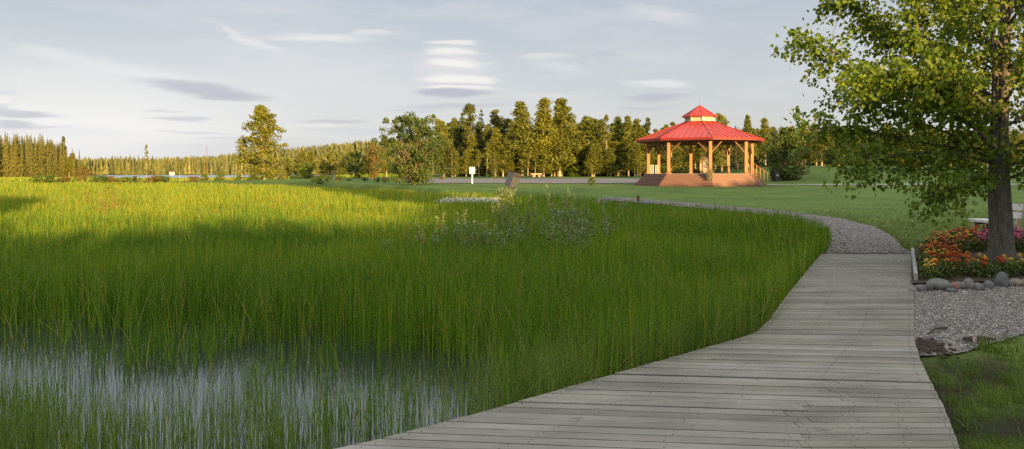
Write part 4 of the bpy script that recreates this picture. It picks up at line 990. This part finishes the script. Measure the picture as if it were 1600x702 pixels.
for k in range(8): bb.beam(V8(k, 5.1, EZ - .02), V8(k + 1, 5.1, EZ - .02), .05, .13)
link('fascia', bb.mesh('fascia', plainmat('dark_red_fascia', (.2, .03, .03), .5)), rf_)
cu = thing('cupola', '', 'x'); 
for key in ('label', 'category'): del cu[key]
cu.parent = gz_
bb = Buf()
v = [V8(k, 1.12, EZ + 1.5) for k in range(8)] + [V8(k, 1.12, EZ + 2.05) for k in range(8)]
bb.add(v, [[k, (k + 1) % 8, 8 + (k + 1) % 8, 8 + k] for k in range(8)]); link('lattice_wall', bb.mesh('lattice_wall', M['lattice']), cu)
bb = Buf()
for k in range(8): bb.beam(V8(k, 1.14, EZ + 1.5), V8(k, 1.14, EZ + 2.05), .1, .1); bb.beam(V8(k, 1.14, EZ + 1.66), V8(k + 1, 1.14, EZ + 1.66), .05, .06)
link('corner_post', bb.mesh('corner_post', plainmat('cream_paint', (.66, .6, .48), .6, 0, .08)), cu)
bb = Buf(); sb = Buf(); apex = np.array([0, 0, EZ + 2.95])
for k in range(8):
    a, c = V8(k, 1.42, EZ + 2.03), V8(k + 1, 1.42, EZ + 2.03); bb.add([a, c, apex, a - [0, 0, .06], c - [0, 0, .06]], [[3, 4, 1, 0]], tris=[[0, 1, 2]])
    bb.add([a - [0, 0, .06], c - [0, 0, .06], apex - [0, 0, .2]], tris=[[0, 2, 1]])
    sb.beam(a + [0, 0, .015], apex + [0, 0, .01], .07, .04)
    for t in (.33, .66):
        s0 = a + (c - a) * t; L = .62; sb.beam(s0 + [0, 0, .012], s0 + ((a + c) / 2 * 0 + apex - (a + c) / 2) * L + [0, 0, .012], .03, .035)
link('cupola_roof', bb.mesh('cupola_roof', M['roof']), cu); link('standing_seam', sb.mesh('standing_seam', M['roof']), cu)
bb = Buf(); bb.tube([(0, 0, EZ + 2.9), (0, 0, EZ + 3.5)], [.02, .008], 6); link('finial', bb.mesh('finial', M['slate_metal']), cu)
pl = thing('pendant_bell', '', 'x'); 
for key in ('label', 'category'): del pl[key]
pl.parent = gz_
bb = Buf(); bb.tube([(0, 0, EZ + 1.3), (0, 0, EZ - .08)], [.02, .02], 6); link('cord', bb.mesh('cord', M['dark_metal']), pl)
bb = Buf(); bb.tube([(0, 0, EZ - .08), (0, 0, EZ - .14), (0, 0, EZ - .3), (0, 0, EZ - .42), (0, 0, EZ - .47)], [.05, .14, .18, .26, .27], 12); link('shade', bb.mesh('shade', M['dark_metal'], True), pl)
# stair rails
def rail(p0, p1, n, hh=.9):
    bb = Buf(); p0 = np.asarray(p0, float); p1 = np.asarray(p1, float)
    bb.beam(p0 + [0, 0, hh], p1 + [0, 0, hh], .055, .045)
    for j in range(n):
        t = j / (n - 1); q = p0 + (p1 - p0) * t; bb.beam(q, q + [0, 0, hh - .02], .05, .05)
    return bb
for a in (68, 100):
    a = math.radians(a); u = np.array([math.sin(a), -math.cos(a), 0]); p0 = u * 4.1 + [0, 0, FZ]; p1 = u * 5.2 + [0, 0, .16]
    link('handrail', rail(p0, p1, 5).mesh('handrail', M['timber']), gz_)
link('balustrade', rail(V8(5, 4.15, FZ + .01) * [.98, .98, 1], V8(6, 4.15, FZ + .01) * [.98, .98, 1], 9, .7).mesh('balustrade', M['grey_stonework']), gz_)
# dried plant on the steps by the front post
x0, y0 = GX + V8(0, 4.75, 0)[0] - .2, GY + V8(0, 4.75, 0)[1]
dp = thing('dried_plant', 'tall dried brown plant leaning on the front gazebo post', 'plant', (x0, y0, GZ + .50)); bb = Buf(); Rr = np.random.default_rng(4); n = 160
blades(bb, Rr.normal(0, .1, n), Rr.normal(0, .08, n), np.zeros(n), .5 + .7 * Rr.random(n), np.full(n, .035), np.abs(Rr.normal(0, .25, n)), Rr, Rr.random(n), 3)
link('stalks', bb.mesh('stalks', M['dry']), dp)

# ------------------------------------------------------------------ bins, sign, log bench, post, far house
def rotm(ax, a):
    c, s = math.cos(a), math.sin(a)
    return np.array({'x': [[1, 0, 0], [0, c, -s], [0, s, c]], 'y': [[c, 0, s], [0, 1, 0], [-s, 0, c]], 'z': [[c, -s, 0], [s, c, 0], [0, 0, 1]]}[ax])
def bin_(px, py, label, rz, tilt, body, side, lid, emblem):
    x, y, z = ground_at(px, py); r = thing('litter_bin', label, 'bin', (x, y, z)); Mx = rotm('y', tilt) @ rotm('z', rz)
    W, D_, Hh = .62, .62, .98
    def bx_(c, dims): bb = Buf(); cc = Mx @ np.asarray(c, float); bb.box(cc + [0, 0, .06 + .5 * W * abs(math.sin(tilt)) * .9], dims, M=Mx); return bb
    link('body', bx_((0, 0, Hh / 2), (W, D_, Hh)).mesh('body', body), r)
    link('lid', bx_((0, 0, Hh + .03), (W + .06, D_ + .06, .06)).mesh('lid', lid), r)
    link('side_panel', bx_((W / 2 + .012, 0, Hh / 2), (.024, D_ - .04, Hh - .06)).mesh('side_panel', side), r)
    link('hatch', bx_((0, -D_ / 2 - .012, Hh * .84), (W * .8, .024, .16)).mesh('hatch', lid), r)
    bb = Buf(); bb.box((0, 0, .06), (.7, .5, .14)); link('stand', bb.mesh('stand', M['dark_metal']), r)
    if emblem:
        eb = Buf(); off = np.array([0, 0, .06 + .5 * W * abs(math.sin(tilt)) * .9])
        for k in range(3):                   # three chasing arrows
            a = k * 2.0944
            def T(u, w): 
                c, s = math.cos(a), math.sin(a); return Mx @ np.array([c * u - s * w, -D_ / 2 - .004 - .01, Hh * .5 + s * u + c * w]) + off
            eb.add([T(-.09, .085), T(.03, .085), T(.03, .13), T(-.07, .13)], [[0, 1, 2, 3]])
            eb.add([T(.03, .06), T(.115, .085), T(.03, .155)], tris=[[0, 1, 2]])
        link('recycling_symbol', eb.mesh('recycling_symbol', M['white_paint']), r)
bin_(798, 295.5, 'brown and slate litter bin leaning to the right on the lawn', math.radians(38), .30, M['slate_metal'], M['brown_metal'], M['brown_metal'], False)
bin_(1213, 283.5, 'black recycling bin with white arrows leaning beside the gazebo', math.radians(22), -.2, M['dark_metal'], M['brown_metal'], M['dark_metal'], True)
x, y, z = ground_at(738, 287); sg = thing('white_sign', 'small white sign on a white post beside the road', 'sign', (x, y, z)); k = y / F
bb = Buf(); bb.beam((0, 0, -.1), (0, 0, 16 * k), .11, .11); link('post', bb.mesh('post', M['white_paint']), sg)
bb = Buf(); bb.box((0, -.08, 20.5 * k), (8.5 * k, .04, 10.5 * k)); pn = link('panel', bb.mesh('panel', M['white_paint']), sg)
x = XD(838, 91); lg = thing('log_bench', 'low pale log bench at the foot of the tall aspens', 'bench', (x, 91, h1(x, 91))); bb = Buf(); bb.box((0, 0, .42), (1.5, .4, .14)); link('seat', bb.mesh('seat', M['pinkish']), lg)
for s in (-1, 1): bb = Buf(); bb.tube([(s * .38, 0, 0), (s * .38, 0, .36)], [.14, .14], 8); link('leg', bb.mesh('leg', M['pinkish']), lg)
x = XD(812, 90); o = link('boulder', boulder(55, (.55, .4, .3), .8).mesh('boulder', M['stone'], True)); o.location = (x, 90, h1(x, 90) + .15); tag(o, 'brown boulder at the foot of the aspens left of the log bench', 'boulder')
x, y, z = ground_at(997, 316); wpst = thing('wooden_post', 'short dark wooden post at the back edge of the reeds', 'post', (x, y, z)); bb = Buf(); bb.beam((0, 0, -.05), (0, 0, .3), .12, .12); link('shaft', bb.mesh('shaft', M['dark_timber']), wpst); bb = Buf(); bb.box((0, 0, .315), (.15, .15, .03)); link('cap', bb.mesh('cap', M['grey_wood']), wpst)
def house(px, d, w, hh, label, wallm):
    x = XD(px, d); r = thing('cabin', label, 'house', (x, d, h1(x, d) - .2)); bb = Buf(); bb.box((0, 0, hh / 2), (w, w * .7, hh)); wl = link('wall', bb.mesh('wall', wallm), r)
    bb = Buf(); e = w / 2 + .3; g = w * .35 + .3
    bb.add([(-e, -g, hh), (e, -g, hh), (e, g, hh), (-e, g, hh), (-e, 0, hh + w * .25), (e, 0, hh + w * .25)], [[0, 1, 5, 4], [2, 3, 4, 5]], tris=[[0, 4, 3], [1, 2, 5]]); link('roof', bb.mesh('roof', M['roof_brown']), r)
    bb = Buf(); bb.box((-w * .2, -w * .35 - .02, hh * .45), (w * .18, .05, hh * .9)); link('door', bb.mesh('door', M['dark_timber']), r)
    bb = Buf(); bb.box((w * .2, -w * .35 - .02, hh * .6), (w * .25, .05, hh * .35)); link('window', bb.mesh('window', M['slate_metal']), r)
house(269, 374, 2.2, 1.9, 'tiny white cabin on the far lake shore', M['white_paint'])
house(1099, 100, 1.3, 2.7, 'pale pinkish shed among the trees behind the gazebo', M['pinkish'])

# ------------------------------------------------------------------ woods behind the photographer (they shade the foreground)
SUN_EL, SUN_AZ = math.radians(6.0), math.radians(153)
sun_to = np.array([math.sin(SUN_AZ), math.cos(SUN_AZ)]); tdir = -sun_to; udir = np.array([tdir[1], -tdir[0]])
HP_U = [-60, -30, -22, -16, -12, -9, -5.8, -4.6, -3, -1.5, .5, 3, 6, 8, 10, 11.5, 13, 15, 17, 20, 28, 36, 42, 48, 60, 90]
HP_H = [2.5, 3.0, 3.6, 5.0, 7.4, 7.6, 7.0, 4.9, 4.35, 4.35, 4.25, 4.3, 4.4, 4.6, 5.1, 6.1, 5.55, 5.5, 6.3, 6.9, 7.0, 6.9, 7.4, 10.5, 12, 12]
S0 = -26
R = np.random.default_rng(51); tbf = Buf(); n = 120000
u = -45 + 120 * R.random(n); hp = np.interp(u, HP_U, HP_H) + .7 * (fbm(u * .4, u * 0 + 3, 2) - .5) + .65 * (R.random(n) ** 2)
zz = -.2 + (hp + .2) * R.random(n); ss = S0 + R.normal(0, 1.2, n)
P = np.stack([tdir[0] * ss + udir[0] * u, tdir[1] * ss + udir[1] * u, zz], -1)
tbf.cards(P, .45, .34, R, np.clip(R.normal(.5, .2, n), 0, 1))
wd = tag(link('shade_wood', tbf.mesh('shade_wood', M['aspen_leaf'])), 'dense young wood behind the photographer shading the foreground', 'wood', kind='stuff')

# ------------------------------------------------------------------ sky, sun, camera
w = bpy.data.worlds.new('World'); SC.world = w; w.use_nodes = True; nt = w.node_tree; nt.nodes.clear()
out = N(nt, 'ShaderNodeOutputWorld'); bg = N(nt, 'ShaderNodeBackground'); nt.links.new(bg.outputs[0], out.inputs[0])
ST = .064; bg.inputs[1].default_value = ST
sk = N(nt, 'ShaderNodeTexSky', sky_type='NISHITA', sun_disc=False, sun_elevation=SUN_EL, sun_rotation=SUN_AZ); sk.air_density = 1; sk.dust_density = .6; sk.ozone_density = 2
tc = N(nt, 'ShaderNodeTexCoord').outputs['Generated']; sp = N(nt, 'ShaderNodeSeparateXYZ'); nt.links.new(tc, sp.inputs[0])
az = mth(nt, 'ARCTAN2', sp.outputs[0], sp.outputs[1]); el = mth(nt, 'ARCSINE', sp.outputs[2])
uv = N(nt, 'ShaderNodeCombineXYZ'); nt.links.new(az, uv.inputs[0]); nt.links.new(el, uv.inputs[1])
nz = N(nt, 'ShaderNodeTexNoise'); nz.inputs['Scale'].default_value = 1; nz.inputs['Detail'].default_value = 6; nz.inputs['Roughness'].default_value = .6
mp = N(nt, 'ShaderNodeMapping'); mp.inputs['Scale'].default_value = (7, 42, 1); nt.links.new(uv.outputs[0], mp.inputs[0]); nt.links.new(mp.outputs[0], nz.inputs['Vector'])
dv = N(nt, 'ShaderNodeVectorMath', operation='SUBTRACT'); nt.links.new(nz.outputs['Color'], dv.inputs[0]); dv.inputs[1].default_value = (.5, .5, .5)
dm = N(nt, 'ShaderNodeVectorMath', operation='MULTIPLY'); nt.links.new(dv.outputs[0], dm.inputs[0]); dm.inputs[1].default_value = (.12, .02, 0)
wv = N(nt, 'ShaderNodeVectorMath', operation='ADD'); nt.links.new(uv.outputs[0], wv.inputs[0]); nt.links.new(dm.outputs[0], wv.inputs[1])
K = 1 / ST
VK = .50
def sc_(c): return tuple(v * K * VK for v in c)
# thin high veil over the whole sky, brighter low on the left and overhead
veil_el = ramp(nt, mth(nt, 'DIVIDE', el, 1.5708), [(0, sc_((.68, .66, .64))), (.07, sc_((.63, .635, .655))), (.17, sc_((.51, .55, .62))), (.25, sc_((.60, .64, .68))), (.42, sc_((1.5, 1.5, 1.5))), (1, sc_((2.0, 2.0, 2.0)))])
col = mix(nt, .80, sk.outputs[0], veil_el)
nz2 = N(nt, 'ShaderNodeTexNoise'); nz2.inputs['Scale'].default_value = 1; nz2.inputs['Detail'].default_value = 7; nz2.inputs['Roughness'].default_value = .62
mp2 = N(nt, 'ShaderNodeMapping'); mp2.inputs['Scale'].default_value = (3.2, 17, 1); mp2.inputs['Rotation'].default_value = (0, 0, .12); nt.links.new(wv.outputs[0], mp2.inputs[0]); nt.links.new(mp2.outputs[0], nz2.inputs['Vector'])
col = mix(nt, ramp(nt, nz2.outputs['Fac'], [(.45, (0, 0, 0)), (.75, (.45, .45, .45))]), col, sc_((.76, .75, .74)))
def cloud(px, py, rx, ry, c, a, rot=0, soft=.35, lo=1.0):
    global col
    A = math.atan((px - 800) / F); E = math.atan((HY - py) / F * math.cos(A)); ca = math.cos(A)
    m = N(nt, 'ShaderNodeMapping', vector_type='TEXTURE'); m.inputs['Location'].default_value = (A, E, 0); m.inputs['Rotation'].default_value = (0, 0, rot)
    m.inputs['Scale'].default_value = (rx / F * ca * ca, ry / F * ca, 1); nt.links.new(wv.outputs[0], m.inputs[0])
    L = N(nt, 'ShaderNodeVectorMath', operation='LENGTH'); nt.links.new(m.outputs[0], L.inputs[0])
    r = N(nt, 'ShaderNodeMapRange', interpolation_type='SMOOTHSTEP'); r.inputs['From Min'].default_value = 1.1; r.inputs['From Max'].default_value = soft; r.inputs['To Min'].default_value = 0; r.inputs['To Max'].default_value = a
    nt.links.new(L.outputs['Value'], r.inputs['Value'])
    col = mix(nt, r.outputs[0], col, sc_(c))
WH, GR, LG = (.83, .81, .77), (.47, .48, .55), (.58, .59, .64)
cloud(150, 205, 430, 120, (.88, .87, .85), .85, 0, 0)        # bright low left glow of haze
cloud(420, 150, 560, 110, (.74, .74, .75), .5, 0, 0)
cloud(480, 235, 460, 26, (.60, .61, .66), .55, 0, .1); cloud(60, 205, 200, 14, (.66, .66, .70), .4)
cloud(318, 141, 116, 13, GR, .85, -.07, .3); cloud(360, 151, 75, 8, GR, .5, -.04)
cloud(40, 177, 85, 7, GR, .7); cloud(14, 168, 40, 10, LG, .8); cloud(12, 153, 26, 8, WH, .8); cloud(10, 142, 30, 4, LG, .5); cloud(22, 193, 52, 9, GR, .65); cloud(75, 199, 60, 3, GR, .4)
cloud(280, 188, 72, 4, GR, .55); cloud(258, 176, 40, 3, GR, .3); cloud(300, 205, 90, 3, LG, .5); cloud(525, 187, 75, 5, GR, .55); cloud(500, 194, 70, 3, WH, .45); cloud(545, 205, 110, 8, LG, .5); cloud(400, 216, 120, 5, LG, .5)
cloud(710, 166, 105, 5, GR, .5); cloud(650, 172, 60, 3, GR, .3); cloud(790, 160, 60, 4, LG, .4); cloud(860, 148, 60, 3, WH, .2)
cloud(708, 105, 78, 48, (.70, .70, .72), .55, 0, .2)
cloud(700, 66, 48, 5, WH, .75); cloud(704, 81, 62, 8, WH, .85, 0, .3); cloud(690, 92, 58, 4, LG, .6); cloud(722, 99, 58, 9, WH, .95, 0, .4); cloud(684, 105, 44, 6, (.66, .66, .69), .8)
cloud(713, 124, 62, 10, WH, .95, 0, .45); cloud(706, 132, 70, 4, (.62, .62, .66), .8); cloud(716, 137, 66, 4, WH, .9); cloud(708, 146, 72, 9, (.45, .46, .53), .9, 0, .4)
cloud(1032, 131, 58, 8, (.80, .79, .78), .55); cloud(1028, 152, 62, 7, GR, .75); cloud(1030, 142, 58, 4, LG, .5); cloud(1015, 168, 58, 5, GR, .4)
cloud(500, 60, 125, 8, (.84, .83, .82), .6, .03, 0); cloud(395, 66, 62, 9, (.82, .81, .80), .55, -.3, 0); cloud(345, 45, 40, 5, (.8, .8, .8), .4, -.5, 0); cloud(590, 54, 40, 5, (.84, .83, .82), .4)
cloud(75, 82, 80, 16, (.82, .82, .82), .4, -.1, 0); cloud(200, 112, 170, 16, (.82, .81, .80), .45, -.08, 0)
cloud(945, 86, 28, 4, GR, .45); cloud(850, 89, 52, 6, (.82, .81, .78), .4); cloud(1040, 25, 90, 14, (.76, .76, .77), .4, -.25, 0); cloud(870, 105, 60, 12, (.78, .77, .76), .35, -.2, 0)
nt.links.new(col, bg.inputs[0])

sl_ = bpy.data.lights.new('sun', 'SUN'); sl_.energy = 5.0; sl_.angle = math.radians(.5); sl_.color = (1.0, .66, .25)
so = bpy.data.objects.new('sun', sl_); C.objects.link(so)
dv_ = Vector((tdir[0] * math.cos(SUN_EL), tdir[1] * math.cos(SUN_EL), -math.sin(SUN_EL))); so.rotation_euler = dv_.to_track_quat('-Z', 'Y').to_euler(); so.location = (20, -40, 30)

cd = bpy.data.cameras.new('camera'); cam = bpy.data.objects.new('camera', cd); C.objects.link(cam); SC.camera = cam
cam.location = (0, 0, EYE); cam.rotation_euler = (math.radians(90), 0, 0)
cd.sensor_width = 36; cd.lens = F / 1600 * 36; cd.shift_y = -(351 - HY) / 1600; cd.clip_start = .05; cd.clip_end = 9000
SC.view_settings.view_transform = 'Standard'; SC.view_settings.look = 'None'; SC.view_settings.exposure = 1.15; SC.view_settings.gamma = 1
SC.render.engine = 'CYCLES'; cy = SC.cycles
cy.max_bounces = 6; cy.diffuse_bounces = 3; cy.glossy_bounces = 3; cy.transmission_bounces = 3; cy.transparent_max_bounces = 4
cy.use_denoising = False
